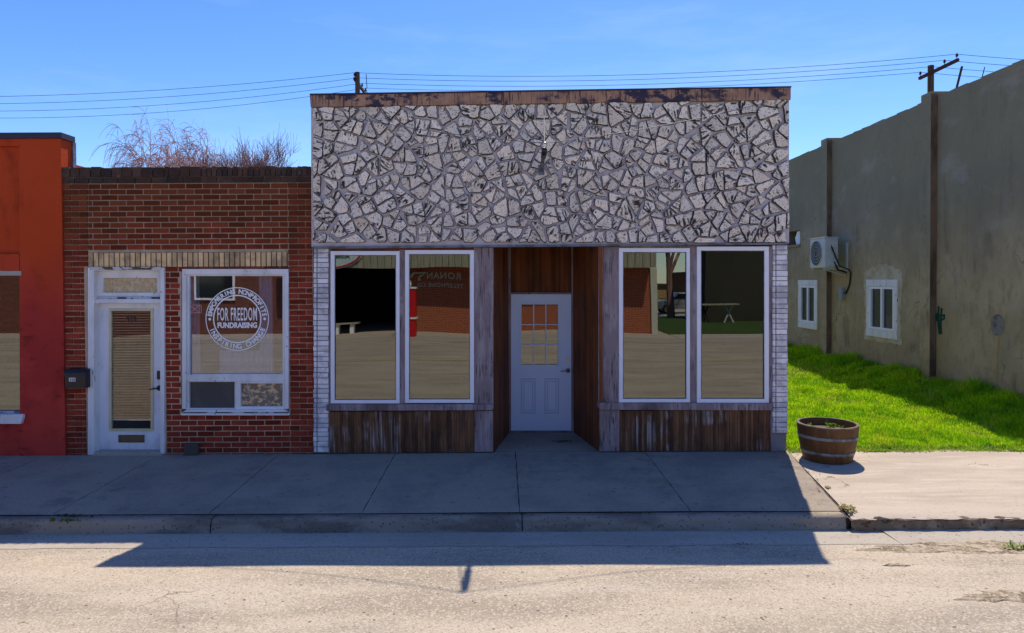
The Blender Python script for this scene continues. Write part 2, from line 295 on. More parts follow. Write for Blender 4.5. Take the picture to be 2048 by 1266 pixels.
# ---------------------------------------------------------------- mesh helpers
class MB:
    def __init__(s): s.v = []; s.f = []; s.mi = []; s.t = []; s.uv = []
    def add(s, vs, fs, mi=0, tint=.5, uvs=None):
        o = len(s.v); s.v += [tuple(p) for p in vs]
        for k, f in enumerate(fs):
            s.f.append([o+i for i in f]); s.mi.append(mi if isinstance(mi, int) else mi[k]); s.t.append(tint)
        s.uv += [tuple(u) for u in uvs] if uvs else [(p[0], p[2]) for p in vs]
        return s
    def box(s, x0, x1, y0, y1, z0, z1, mi=0, tint=.5):
        return s.prism([(x0, z0), (x1, z0), (x1, z1), (x0, z1)], y0, y1, mi, tint)
    def prism(s, poly, y0, y1, mi=0, tint=.5):      # poly in (x, z), extruded y0 -> y1 (y0 nearer the camera)
        n = len(poly)
        vs = [(x, y0, z) for x, z in poly]+[(x, y1, z) for x, z in poly]
        fs = [list(range(n)), list(range(2*n-1, n-1, -1))]+[[i, i+n, (i+1) % n+n, (i+1) % n] for i in range(n)]
        return s.add(vs, fs, mi, tint)
    def tube(s, pts, rad, k=8, mi=0, cap=True):
        pts = [Vector(p) for p in pts]; rs = rad if isinstance(rad, (list, tuple)) else [rad]*len(pts)
        vs = []; fs = []
        pu = None
        for i, p in enumerate(pts):
            d = (pts[min(i+1, len(pts)-1)]-pts[max(i-1, 0)])
            if d.length < 1e-9: d = Vector((0, 0, 1))
            d.normalize()
            a = d.cross(Vector((0, 0, 1)) if abs(d.z) < .9 else Vector((1, 0, 0))) if pu is None else (pu-d*pu.dot(d))
            a.normalize(); pu = a; b = d.cross(a)
            for j in range(k):
                q = 2*math.pi*j/k; vs.append(p+(a*math.cos(q)+b*math.sin(q))*rs[i])
        for i in range(len(pts)-1):
            for j in range(k):
                fs.append([i*k+j, i*k+(j+1) % k, (i+1)*k+(j+1) % k, (i+1)*k+j])
        if cap: fs += [list(range(k))[::-1], [(len(pts)-1)*k+j for j in range(k)]]
        return s.add(vs, fs, mi)
    def lathe(s, prof, c, k=32, mi=0):
        vs = []; fs = []
        for r, z in prof:
            for j in range(k):
                a = 2*math.pi*j/k; vs.append((c[0]+r*math.cos(a), c[1]+r*math.sin(a), c[2]+z))
        for i in range(len(prof)-1):
            for j in range(k): fs.append([i*k+j, i*k+(j+1) % k, (i+1)*k+(j+1) % k, (i+1)*k+j])
        return s.add(vs, fs, mi)
    def build(s, name, mats, parent=None, smooth=False, bevel=0, fix=True):
        me = bpy.data.meshes.new(name); me.from_pydata(s.v, [], s.f)
        for m in (mats if isinstance(mats, (list, tuple)) else [mats]): me.materials.append(m)
        me.polygons.foreach_set('material_index', s.mi)
        a = me.attributes.new('tint', 'FLOAT', 'FACE'); a.data.foreach_set('value', s.t)
        uv = me.uv_layers.new(name='UVMap'); li = np.zeros(len(me.loops), dtype=np.int32); me.loops.foreach_get('vertex_index', li)
        uv.data.foreach_set('uv', np.array(s.uv, dtype=np.float32)[li].ravel())
        if smooth: me.polygons.foreach_set('use_smooth', [True]*len(me.polygons))
        if fix:
            bm = bmesh.new(); bm.from_mesh(me); bmesh.ops.recalc_face_normals(bm, faces=bm.faces); bm.to_mesh(me); bm.free()
        o = bpy.data.objects.new(name, me); COL.objects.link(o)
        if parent: o.parent = parent; o.matrix_parent_inverse = Matrix.Translation(-world_loc(parent))
        if bevel:
            b = o.modifiers.new('bevel', 'BEVEL'); b.width = bevel; b.segments = 2; b.limit_method = 'ANGLE'
        return o
def world_loc(o):
    v = Vector((0, 0, 0))
    while o: v += o.location; o = o.parent if o.type == 'EMPTY' else None
    return v
def thing(name, label, cat, loc=(0, 0, 0), group=None):
    o = bpy.data.objects.new(name, None); COL.objects.link(o); o.location = loc; o.empty_display_size = .2
    o['label'] = label; o['category'] = cat
    if group: o['group'] = group
    return o
def tag(o, label, cat, group=None):
    o['label'] = label; o['category'] = cat
    if group: o['group'] = group
    return o
def struct(o, kind='structure', label=None):
    o['kind'] = kind
    if label: o['label'] = label
    return o
def pq(a, b, c, d, y=0.):           # pixel rectangle -> facade quad (x,z) counter-clockwise
    return [FP(a, d, y), FP(c, d, y), FP(c, b, y), FP(a, b, y)]
def slab(mb, pts, y0, th, mi=0, tint=.5): return mb.prism([FP(x, y, y0) for x, y in pts], y0, y0+th, mi, tint)
def rect(mb, a, b, c, d, y0, th, mi=0, tint=.5): return slab(mb, [(a, d), (c, d), (c, b), (a, b)], y0, th, mi, tint)
def ring(mb, o, i, y0, th, mi=0):   # frame between an outer and an inner pixel rectangle
    a, b, c, d = o; e, f, g, h = i
    rect(mb, a, b, c, f, y0, th, mi); rect(mb, a, h, c, d, y0, th, mi)
    rect(mb, a, f, e, h, y0, th, mi); rect(mb, g, f, c, h, y0, th, mi)
def text_geo(s, size, sx=1., thick=0., sp=1.0):
    cu = bpy.data.curves.new('t', 'FONT'); cu.body = s; cu.size = size; cu.align_x = 'CENTER'; cu.space_character = sp
    cu.extrude = .0015; cu.offset = thick; cu.resolution_u = 3
    ob = bpy.data.objects.new('t', cu); COL.objects.link(ob)
    bpy.context.view_layer.update()
    me = bpy.data.meshes.new_from_object(ob.evaluated_get(bpy.context.evaluated_depsgraph_get()))
    vs = [(v.co.x*sx, v.co.y, v.co.z) for v in me.vertices]; fs = [list(p.vertices) for p in me.polygons]
    bpy.data.objects.remove(ob); bpy.data.curves.remove(cu); bpy.data.meshes.remove(me)
    return vs, fs
def put_text(mb, s, size, M, sx=1., thick=0., sp=1.0, mi=0, width=0):
    vs, fs = text_geo(s, size, sx, thick, sp)
    if width:
        a, b = min(v[0] for v in vs), max(v[0] for v in vs); vs = [((v[0]-(a+b)/2)*width/(b-a), v[1], v[2]) for v in vs]
    mb.add([M @ Vector(v) for v in vs], fs, mi)
FACE = Matrix.Rotation(R(90), 4, 'X')       # text lying in XY -> upright, facing -y
def vplanks(mb, x0, x1, z0, z1, y0, th, w, gap=.004):
    x = x0
    while x < x1-.004:
        e = min(x+w*rnd.uniform(.93, 1.07), x1)
        mb.box(x, e-gap, y0+rnd.uniform(0, .003), y0+th, z0, z1, tint=rnd.random()); x = e

# ================================================================ GROUND
def sheet(name, m, pts, zf, parent=None):
    mb = MB(); mb.add([(x, y, zf) for x, y in pts], [list(range(len(pts)))]); return mb.build(name, m, parent)
struct(sheet('open_ground', m_land, [(-600, -600), (600, -600), (600, 900), (-600, 900)], -.30))
ZR = -.185
def grid(name, m, x0, x1, y0, y1, nx, ny, zf, yfn=None):
    mb = MB(); vs = []; fs = []
    for j in range(ny+1):
        for i in range(nx+1):
            x = x0+(x1-x0)*i/nx; y = y0+(y1-y0)*j/ny
            if yfn: y = yfn(x, j/ny)
            vs.append((x, y, zf(x, y)))
    for j in range(ny):
        for i in range(nx): a = j*(nx+1)+i; fs.append([a, a+1, a+nx+2, a+nx+1])
    mb.add(vs, fs); return mb.build(name, m, smooth=True)
def nz(x, y, a=1.): return math.sin(x*1.7*a+.4)*math.cos(y*1.3*a+1)+.5*math.sin(x*4.1*a+y*3.3*a)
def rz(x, y):
    e = min(1, max(0, (-2.75-y)/.9)); e = e*e*(3-2*e)
    return ZR+.010*nz(x, y, .6)*e+.065*e+.03*(1-abs((y+10)/7.6)**2)*e
struct(grid('road', m_road, -45, 45, -17.6, -2.70, 300, 140, rz))
# gutter: left part clean concrete, right part dirty and cracked
mb = MB(); N = 120
def strip(mb, x0, x1, ya, yb, za, zb, n, jit=0., mi=0):
    vs = []; fs = []
    for i in range(n+1):
        x = x0+(x1-x0)*i/n; vs += [(x, ya+jit*nz(x*3, 1), za), (x, yb, zb)]
    for i in range(n): fs.append([2*i, 2*i+2, 2*i+3, 2*i+1])
    mb.add(vs, fs, mi)
XJ = 3.46                                  # slab joint at the front kerb
strip(mb, -45, XJ+.32, -2.80, -2.36, ZR+.004, ZR-.004, 200, .012)
struct(mb.build('gutter', m_gutter))
mb = MB(); strip(mb, XJ+.30, 45, -2.78, -2.44, ZR+.005, ZR+.010, 160, .03); struct(mb.build('old_gutter', m_gutter))
mb = MB()
for cx, cy, rx, ry in ((4.25, -2.92, .80, .17), (3.85, -4.05, .34, .10), (3.35, -3.42, .10, .035), (6.2, -3.1, 1.0, .3)):
    n = 60; vs = []; fs = []; K = 6
    for k in range(K+1):
        for i in range(n):
            a = 2*math.pi*i/n; q = (1+.22*math.sin(3*a+cx)+.12*math.sin(9*a+cy)+.08*math.sin(17*a)+.05*math.sin(29*a))*(k/K)
            x, y = cx+rx*q*math.cos(a), min(-2.47, cy+ry*q*math.sin(a)); vs.append((x, y, max(rz(x, y), ZR+.006 if y > -2.8 else -9)+(.007 if k < K else .001)))
    for k in range(K):
        for i in range(n): j = (i+1) % n; fs.append([k*n+i, k*n+j, (k+1)*n+j, (k+1)*n+i])
    mb.add(vs, fs)
struct(mb.build('gutter_dirt', m_dirt), 'stuff', 'brown dried dirt washed up along the old gutter')
# sidewalk slabs
def sw(x, y): return -.05*min(1, max(0, -y/2.3))+.003*nz(x, y, .5)
mb = MB(); xs = [-12.4, -10.8, -9.25, -7.7, -6.15, -4.62, -3.02, -1.45, .17, 1.92]
joint = lambda x, t: x+(.03*math.sin(x*5))*t
for i, xa in enumerate([-46]+xs):
    xb = (xs+[3.86])[i]; last = (i == len(xs))
    vs = []; fs = []; ny = 14
    for j in range(ny+1):
        t = j/ny; y = .02-2.27*t
        wob = .006*math.sin(j*2.3+i)
        xr = (xb-.005+wob) if not last else (3.86-.40*t+wob)
        vs += [(xa+.005-wob*.3, y, sw(xa, y)), (xr, y, sw(xb, y)), (xa+.005, y, -.12), (xr, y, -.12)]
    for j in range(ny):
        a = 4*j; fs += [[a, a+4, a+5, a+1], [a, a+2, a+6, a+4], [a+1, a+5, a+7, a+3]]
    mb.add(vs, fs, 0)
struct(mb.build('sidewalk', m_side))
# recess floor in front of the entrance
mb = MB(); mb.add([(-.14, .02, .004), (1.34, .02, .004), (1.34, 1.3, .012), (-.14, 1.3, .012)], [[0, 1, 2, 3]]); struct(mb.build('entrance_pavement', m_side))
mb = MB(); mb.add([(-46, -2.30, -.072), (3.52, -2.30, -.072), (3.9, .1, -.026), (-46, .1, -.022)], [[0, 1, 2, 3]]); struct(mb.build('joint_dirt', m_joint))
# front kerb with rounded nose (cast apart from the walk)
def kerb(name, m, x0, x1, yt, ztop, wid, n, rough, r=.045):
    mb = MB(); prof = [(yt+wid, -.3), (yt+wid, ztop), (yt+r, ztop)]+[(yt+r-r*math.sin(a), ztop-r+r*math.cos(a)) for a in (R(30), R(60), R(90))]+[(yt-.01, ztop-.09), (yt-.035, ZR-.05)]
    vs = []; fs = []; k = len(prof)
    for i in range(n+1):
        x = x0+(x1-x0)*i/n
        for q, (y, z) in enumerate(prof):
            a = (rough if q >= 2 else 0)*(3.0 if i in (0, 1, n-1, n) and rough < .01 else 1)
            vs.append((x, y+a*(nz(x*7, q)*.5+rnd.uniform(-.5, .5)), z+a*.5*nz(x*9, q*2)))
    for i in range(n):
        for q in range(k-1): a = i*k+q; fs.append([a, a+1, a+k+1, a+k])
    mb.add(vs, fs); return mb.build(name, m, smooth=True)
segs = [-46, -9.3, -6.1, -2.93, .19, XJ-.02]
for a, b in zip(segs[:-1], segs[1:]):
    struct(kerb('kerb', m_curb, a+.006, b-.006, -2.40, -.053, .135, max(4, int((b-a)*14)), .003))
mbk = MB(); mbk.box(-46, XJ+.02, -2.385, -2.27, -.3, -.075); struct(mbk.build('kerb_joint', m_joint))
# old sidewalk on the right, with broken front edge
def osw(x, y): return -.015-.045*min(1, max(0, -y/2.5))+.006*nz(x, y, .8)
def oy(x, t): return .0+(-2.47-.015*nz(x*6, 0))*t
mb = MB(); nx, ny = 160, 30; vs = []; fs = []
for j in range(ny+1):
    t = j/ny
    for i in range(nx+1):
        u = i/nx; xl = 3.882-.405*t; x = xl+(45-xl)*u**2.2; y = .03+(-2.46)*t+(.02*nz(x*4, 0)+rnd.uniform(-.008, .008) if j == ny else 0)
        vs.append((x, y, osw(x, y)-(.02 if j == ny else 0)))
for j in range(ny):
    for i in range(nx): a = j*(nx+1)+i; fs.append([a, a+nx+1, a+nx+2, a+1])
mb.add(vs, fs); struct(mb.build('old_sidewalk', m_side2, smooth=True))
struct(kerb('old_kerb', m_curb2, XJ+.004, 45, -2.44, -.075, .2, 900, .018, .03))
# far side of the street (seen in the window reflections)
mb = MB(); mb.box(-45, 45, -19.6, -17.5, -.4, -.08); struct(mb.build('far_kerb_walk', m_gutter))
mb = MB(); mb.box(-45, 7.5, -40, -19.6, -.4, -.09); struct(mb.build('far_forecourt', m_side2))
mb = MB(); mb.box(7.5, 30, -36, -21.5, -.4, -.07); struct(mb.build('far_lawn', mat('far_lawn_green', (.04, .085, .012), [('n', (.09, .11, .03), 2, (1, 1, 1), .5, .6, .7)], rough=1)))
mb = MB(); mb.box(7.5, 45, -60, -36.0, -.4, -.065); mb.box(7.5, 45, -21.5, -19.6, -.4, -.075); struct(mb.build('far_driveway', m_side2))
struct(grid('centre_line', m_yline, -45, 45, -11.3, -11.17, 300, 2, lambda x, y: rz(x, y)+.005))

# ================================================================ LAWN
def lz(x, y):
    t = max(0, min(1, (x-6.9)/1.5)); t = t*t*(3-2*t)
    e = min(1, max(0, (y+.05)/.4))
    return -.035+.04*e+.30*t*min(1, max(0, (y+.4)/2.5))+.012*nz(x, y, 1.1)*e
struct(grid('lawn_soil', m_soil, 3.80, 8.55, -.06, 30, 40, 160, lz))
def grass(name, m, pts, hs, ws, seed, label):
    rs = np.random.RandomState(seed); n = len(pts)
    P = np.array(pts); h = np.array(hs); w = np.array(ws)
    az = rs.uniform(0, 2*np.pi, n); lean = rs.uniform(.1, .9, n)*h; la = rs.uniform(0, 2*np.pi, n)
    dx = np.cos(az)*w/2; dy = np.sin(az)*w/2; lx = np.cos(la)*lean; ly = np.sin(la)*lean
    V = np.zeros((n, 5, 3))
    V[:, 0] = P+np.c_[-dx, -dy, np.zeros(n)-.01]; V[:, 1] = P+np.c_[dx, dy, np.zeros(n)-.01]
    V[:, 2] = P+np.c_[dx*.8+lx*.35, dy*.8+ly*.35, h*.6]; V[:, 3] = P+np.c_[-dx*.8+lx*.35, -dy*.8+ly*.35, h*.6]
    V[:, 4] = P+np.c_[lx, ly, h]
    me = bpy.data.meshes.new(name); me.vertices.add(n*5); me.vertices.foreach_set('co', V.astype(np.float32).ravel())
    b = (np.arange(n)*5)[:, None]; L = np.concatenate([b+np.array([0, 1, 2, 3]), b+np.array([3, 2, 4])], 1).ravel()
    me.loops.add(n*7); me.loops.foreach_set('vertex_index', L.astype(np.int32))
    me.polygons.add(n*2); st = (np.arange(n)*7)[:, None]+np.array([0, 4]); me.polygons.foreach_set('loop_start', st.ravel().astype(np.int32))
    me.update(calc_edges=True); me.materials.append(m)
    a = me.attributes.new('tint', 'FLOAT', 'FACE'); a.data.foreach_set('value', np.repeat(rs.uniform(0, 1, n), 2).astype(np.float32))
    o = bpy.data.objects.new(name, me); COL.objects.link(o); struct(o, 'stuff', label); return o
pts = []; hs = []; ws = []; ps = []; h2 = []; w2 = []
def inview(x, y): return (x*F/(y+D)) < 1090 and (x*F/(y+D)) > 540
cnt = 0
while cnt < 120000:
    u = rnd.random(); y = -.03+16*u**2.0; x = rnd.uniform(3.88, 8.46)
    if not inview(x, y): continue
    cnt += 1
    if y < .15 and rnd.random() < .35+.5*nz(x*5, 0): continue
    if y < .9 and nz(x*3.1+1, y*3.7) > 1.0-(.5 if y < .3 else 0) and rnd.random() < .7: continue
    cl = .5+.5*nz(x*2.2, y*2.2)*.7+.3*nz(x*6, y*5)
    k = max(0, (x-7.3)/1.1); tall = .22*max(.15, math.sin(y*2.9)*.4+math.sin(y*7.3)*.3+.4)*min(1, k)
    z = lz(x, y); far = 1+y/9
    if rnd.random() < .022+.14*max(0, nz(x*1.1+2, y*.9)-.5) or (y < .22 and rnd.random() < .25):
        ps.append((x, y, z)); h2.append(rnd.uniform(.02, .06)); w2.append(.005*far)
    else:
        pts.append((x, y, z)); hs.append((rnd.uniform(.03, .075)*(.7+.6*cl)+tall*rnd.uniform(.5, 1.2)+.05*k*rnd.random())*(1 if y > .15 else .6)); ws.append(rnd.uniform(.005, .009)*far)
grass('grass', m_blade, pts, hs, ws, 3, 'bright green lawn grass between the stone front and the grey wall')
grass('dry_grass', m_straw, ps, h2, w2, 4, 'dry straw blades scattered through the lawn and its edge')
# litter at the lawn edge and on the walk
mb = MB()
def leaf(x, y, z, s):
    a = rnd.uniform(0, 6.28); c, d = math.cos(a), math.sin(a); q = [(s, 0, 0), (0, s*.5, s*rnd.uniform(0, .5)), (-s, 0, s*.2), (0, -s*.5, s*rnd.uniform(0, .4))]
    mb.add([(x+c*u-d*v, y+d*u+c*v, z+w+.004) for u, v, w in q], [[0, 1, 2, 3]])
for i in range(700): x = rnd.uniform(3.75, 8.8); leaf(x, rnd.gauss(-.03, .035), lz(x, 0)+.012, rnd.uniform(.006, .018))
for i in range(60): leaf(rnd.gauss(.86, .1), rnd.gauss(.55, .03), .012, rnd.uniform(.01, .03))
for i in range(46): leaf(rnd.gauss(-4.35, .12), rnd.gauss(-2.29, .02), -.048, rnd.uniform(.01, .03))
for i in range(50): leaf(rnd.gauss(3.9-.4*(i/50), .05), -.1-1.6*(i/50), -.02-.02*(i/50), rnd.uniform(.006, .018))
for cx in (.19, 1.4, -.5, -2.9, 2.6):
    for i in range(22): leaf(rnd.gauss(cx, .10), rnd.gauss(-2.30, .012), -.05, rnd.uniform(.006, .016))
for i in range(40): leaf(rnd.gauss(2.2, .12), rnd.gauss(-2.85, .03), ZR+.03, rnd.uniform(.006, .016))
for i in range(500): leaf(rnd.uniform(-7, 7), -2.47-abs(rnd.gauss(0, .10)), ZR+.004, rnd.uniform(.003, .009))
for i in range(90): leaf(rnd.uniform(-7, 3.8), rnd.gauss(-.03, .012), .0, rnd.uniform(.006, .016))
struct(mb.build('leaf_litter', m_litter), 'stuff', 'dead leaves and grit along the building base and slab joints')

def tuft(name, label, x, y, z, n, s, m, sp):
    mb = MB()
    for i in range(n):
        a = rnd.uniform(0, 6.28); l = s*rnd.uniform(.5, 1.2); bx, by = x+rnd.gauss(0, sp[0]), y+rnd.gauss(0, sp[1]); w = .004+s*.05
        c, d = math.cos(a), math.sin(a)
        mb.add([(bx-d*w, by+c*w, z), (bx+d*w, by-c*w, z), (bx+c*l*.5+d*w, by+d*l*.5-c*w, z+l*.55), (bx+c*l*.5-d*w, by+d*l*.5+c*w, z+l*.55), (bx+c*l, by+d*l, z+l*.5)], [[0, 1, 2, 3], [3, 2, 4]], tint=rnd.random())
    return tag(mb.build(name, m), label, 'weed')
gx, gy = GP(1697, 1020, -.055)
tuft('weed', 'small green weed growing in the slab joint near the kerb', gx, gy, -.06, 90, .07, m_straw, (.025, .05))
tuft('weed', 'pale weed sprouting higher up the same slab joint', *GP(1655, 975, -.04), -.045, 40, .035, m_straw, (.012, .022))
tuft('weed', 'little green weed in the dirty gutter at the right edge', *GP(2030, 1100, ZR), ZR+.03, 40, .05, m_leaf, (.07, .03))
tuft('weed', 'dark weed in the kerb joint before the red building', *GP(128, 1043, -.05), -.05, 40, .05, m_soil, (.10, .015))

# ================================================================ STONE FRONT SHOP
shop = thing('shop_building', 'single-storey shop with a whitewashed irregular stone front over four tall windows', 'building', (.6, 0, 0))
YS = -.06
XL, XR = FP(627, 700)[0], FP(1577, 700)[0]
# --- stones
def clip(poly, nx, ny, d):
    out = []
    for i in range(len(poly)):
        a, b = poly[i], poly[(i+1) % len(poly)]
        da, db = a[0]*nx+a[1]*ny-d, b[0]*nx+b[1]*ny-d
        if da <= 0: out.append(a)
        if da*db < 0: t = da/(da-db); out.append((a[0]+(b[0]-a[0])*t, a[1]+(b[1]-a[1])*t))
    return out
sx0, sy0, sx1, sy1 = 626, 205, 1576, 489
seeds = []; cw, ch = 50.0, 37.0
nr = int((sy1-sy0)/ch)+1; nc = int((sx1-sx0)/cw)+1
for j in range(-1, nr+1):
    for i in range(-1, nc+1):
        seeds.append((sx0+(i+.5*(j % 2)+rnd.uniform(-.42, .42)+.3)*cw, sy0+(j+.45+rnd.uniform(-.42, .42))*ch))
mb = MB()
def parea(p): return abs(sum(p[i][0]*p[(i+1) % len(p)][1]-p[(i+1) % len(p)][0]*p[i][1] for i in range(len(p))))/2
def pcen(p): return sum(q[0] for q in p)/len(p), sum(q[1] for q in p)/len(p)
cells = []
def split(p, dep=0):
    if len(p) < 3: return
    A = parea(p)
    if A < rnd.uniform(430, 1000) or dep > 3: cells.append(p); return
    cx, cy = pcen(p); sxx = sum((q[0]-cx)**2 for q in p); syy = sum((q[1]-cy)**2 for q in p); sxy = sum((q[0]-cx)*(q[1]-cy) for q in p)
    th = .5*math.atan2(2*sxy, sxx-syy)+rnd.gauss(0, .2); nx, ny = math.cos(th), math.sin(th)
    d = cx*nx+cy*ny+rnd.uniform(-4, 4); g = rnd.uniform(.8, 1.9)
    split(clip(p, nx, ny, d-g), dep+1); split(clip(p, -nx, -ny, -d-g), dep+1)
for k, (cx, cy) in enumerate(seeds):
    poly = [(sx0+1, sy0-8), (sx1-1, sy0-8), (sx1-1, sy1-4), (sx0+1, sy1-4)]
    for q, (ox, oy_) in enumerate(seeds):
        if q == k or abs(ox-cx) > 150 or abs(oy_-cy) > 120: continue
        nx, ny = ox-cx, oy_-cy; L = math.hypot(nx, ny)
        if L < 9: continue
        nx /= L; ny /= L
        h = random.Random(min(k, q)*7919+max(k, q)); g = h.uniform(.9, 2.6)
        poly = clip(poly, nx, ny, (ox+cx)/2*nx+(oy_+cy)/2*ny-g)
        if len(poly) < 3: break
    poly = clip(poly, -.0156, -1, -226.0) if len(poly) > 2 else poly
    split(poly)
for poly in cells:
    ang = rnd.uniform(0, math.pi)
    if len(poly) < 3: continue
    for _c in range(3 if len(poly) == 3 else (1 if rnd.random() < .6 else 0)):
        if len(poly) < 3: break
        a = rnd.uniform(0, 6.28); nx, ny = math.cos(a), math.sin(a)
        dmax = max(p[0]*nx+p[1]*ny for p in poly); poly = clip(poly, nx, ny, dmax-rnd.uniform(2, 5))
    if len(poly) < 3: continue
    ar = abs(sum(poly[i][0]*poly[(i+1) % len(poly)][1]-poly[(i+1) % len(poly)][0]*poly[i][1] for i in range(len(poly))))/2
    if ar < 60: continue
    gx_, gy_ = sum(p[0] for p in poly)/len(poly), sum(p[1] for p in poly)/len(poly)
    pts2 = []
    for i in range(len(poly)):
        a, b = poly[i], poly[(i+1) % len(poly)]; L = math.hypot(b[0]-a[0], b[1]-a[1])
        n = max(1, int(L/7))
        for s in range(n):
            t = (s+(.10 if s == 0 and L > 6 else 0))/n
            pts2.append((a[0]+(b[0]-a[0])*t+rnd.uniform(-1, 1), a[1]+(b[1]-a[1])*t+rnd.uniform(-1, 1)))
        if L > 6: pts2.append((a[0]+(b[0]-a[0])*.93, a[1]+(b[1]-a[1])*.93))
    n = len(pts2); th = rnd.uniform(.026, .055); tx, tz = rnd.uniform(-.012, .012), rnd.uniform(-.012, .012)
    def put(scale, yy, tilt):
        r = []
        for (x, y) in pts2:
            u, v = gx_+(x-gx_)*scale, gy_+(y-gy_)*scale
            X, Z = FP(u, v, YS); r.append((X, yy+tilt*((u-gx_)/20*tx+(v-gy_)/14*tz)+(rnd.uniform(-.0025, .0025) if tilt else 0), Z))
        return r
    b0 = put(1.03, YS+.003, 0); b1 = put(1.0, YS-th*.6, .6); b2 = put(.93, YS-th, 1)
    X, Z = FP(gx_, gy_, YS); ctr = (X, YS-th-rnd.uniform(-.002, .006), Z)
    vs = b0+b1+b2+[ctr]; ca, sa = math.cos(ang), math.sin(ang); ox, oz = rnd.uniform(0, 50), rnd.uniform(0, 50)
    uv = [((v[0]-X)*ca-(v[2]-Z)*sa+ox, (v[0]-X)*sa+(v[2]-Z)*ca+oz) for v in vs]
    fs = []; mi = []
    for i in range(n):
        j = (i+1) % n
        fs += [[i, j, n+j, n+i], [n+i, n+j, 2*n+j, 2*n+i], [2*n+i, 2*n+j, 3*n]]; mi += [1, 1, 0]
    mb.add(vs, fs, mi, rnd.random(), uv)
mb.build('stone_cladding', [m_stone, m_stone_edge], shop)
mb = MB(); slab(mb, [(623, 494), (1578, 486), (1578, 199), (622, 214)], YS, .30); mb.build('mortar_backing', m_mortar, shop)
mb = MB(); slab(mb, [(624, 497.5), (1577, 489), (1577, 485.5), (624, 493)], YS-.035, .12); mb.build('lower_flashing', m_flash, shop)
# cornice
mb = MB(); slab(mb, [(621, 214), (1582, 199), (1582, 173), (1576, 174), (640, 190), (619, 187.5)], YS-.05, .32); mb.build('metal_fascia', m_fascia, shop, bevel=.006)
mb = MB(); slab(mb, [(620, 190), (1583, 174.5), (1583, 172), (619, 187)], YS-.065, .36); mb.build('roof_edge_strip', m_cap, shop)
# mortar smear lines and a hanging cable across the stones
# --- shell
zt = FP(1100, 215)[1]
mb = MB(); mb.box(XL+.02, XL+.2, .30, 14, -.3, zt-.2); mb.box(XR-.2, XR-.01, .30, 14, -.3, zt-.2); mb.box(XL+.2, XR-.2, 13.8, 14, -.3, zt-.2); mb.build('side_wall', m_mortar, shop)
mb = MB(); mb.box(XL+.2, XR-.2, .30, 13.8, zt-.6, zt-.45); mb.build('roof', m_roof, shop)
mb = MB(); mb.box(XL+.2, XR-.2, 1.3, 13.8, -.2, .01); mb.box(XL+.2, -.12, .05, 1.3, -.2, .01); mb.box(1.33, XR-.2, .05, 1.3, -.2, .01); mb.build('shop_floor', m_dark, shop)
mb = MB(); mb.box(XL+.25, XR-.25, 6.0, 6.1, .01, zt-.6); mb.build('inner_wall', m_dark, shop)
# white brick piers
def pier(name, a, c, top, bot, split):
    mb = MB(); rect(mb, a+.5, top, c-.5, bot, -.035, .3, 1)
    y = top; i = 0
    while y < bot-4:
        h = rnd.uniform(8.5, 12.5); e = min(y+h, bot)
        j = rnd.uniform(-1.2, 1.2)
        for (u, v) in ((a+rnd.uniform(-.8, .8), split-1), (split+1, c+rnd.uniform(-.8, .8))):
            rect(mb, u, y+.6, v, e-.8, -.052-rnd.uniform(0, .016), .03, 0, rnd.random())
        y = e
    mb.build(name, [m_wpier, m_pmort], shop, bevel=.003)
pier('white_brick_pier', 627, 656, 497, 905, 634)
pier('white_brick_pier', 1546, 1575, 490, 868, 1552)
mb = MB(); rect(mb, 1543, 868, 1573, 903, -.04, .32); mb.build('pier_base', mat('bluish_concrete_base', (.26, .27, .30), bump=(30, .5, .008)), shop, bevel=.008)
# windows
YW = -.045
def shopwin(o, i, nm='window'):
    p = MB(); ring(p, o, i, YW, .05)
    fr = p.build(nm, m_white, shop, bevel=.004)
    g = MB(); rect(g, i[0]-1, i[1]-1, i[2]+1, i[3]+1, YW+.03, .008); g.build('pane', g_shop, fr)
    k = MB(); a, b, c, d = i
    ring(k, (a, b, c, d), (a+1.2, b+1.2, c-1.2, d-1.2), YW+.012, .015); k.build('glazing_bead', m_flash, fr)
    return fr
shopwin((661, 502, 799, 807), (669, 510, 792, 800))
shopwin((810, 500, 948, 806), (818, 508, 940, 799))
shopwin((1238, 496, 1380, 805), (1246, 504, 1373, 798))
shopwin((1394, 493, 1538, 806), (1402, 501, 1529, 798))
mb = MB(); rect(mb, 1236, 701, 1380, 704, .12, .25); mb.build('inner_shelf', m_white, shop)
# timber around the windows
mb = MB()
rect(mb, 655, 497, 661.5, 810, -.03, .14); mb.build('timber_post', m_post, shop, bevel=.004)
mb = MB(); rect(mb, 798, 499, 811, 808, -.028, .14); mb.build('timber_post', m_post, shop, bevel=.004)
mb = MB(); rect(mb, 1379, 495, 1395, 806, -.028, .14); mb.build('timber_post', m_post, shop, bevel=.004)
mb = MB(); rect(mb, 1537, 492, 1546, 808, -.03, .14); mb.build('timber_post', m_post, shop, bevel=.004)
mb = MB(); rect(mb, 948, 495, 987, 808, -.035, .16); mb.build('wide_timber_post', m_post, shop, bevel=.006)
mb = MB(); rect(mb, 1208, 493, 1239, 806, -.035, .16); mb.build('wide_timber_post', m_post, shop, bevel=.006)
mb = MB(); rect(mb, 1197, 493, 1207.5, 806, -.026, .14); mb.build('timber_post', m_post, shop, bevel=.004)
mb = MB(); rect(mb, 661, 496, 948, 504, -.025, .13); mb.build('head_board', m_plank2, shop)
mb = MB(); rect(mb, 1239, 492, 1538, 500, -.025, .13); mb.build('head_board', m_post, shop)
mb = MB(); slab(mb, [(652, 822), (984, 821), (987, 817), (987, 809), (652, 809)], -.085, .2); mb.build('sill_board', m_post, shop, bevel=.008)
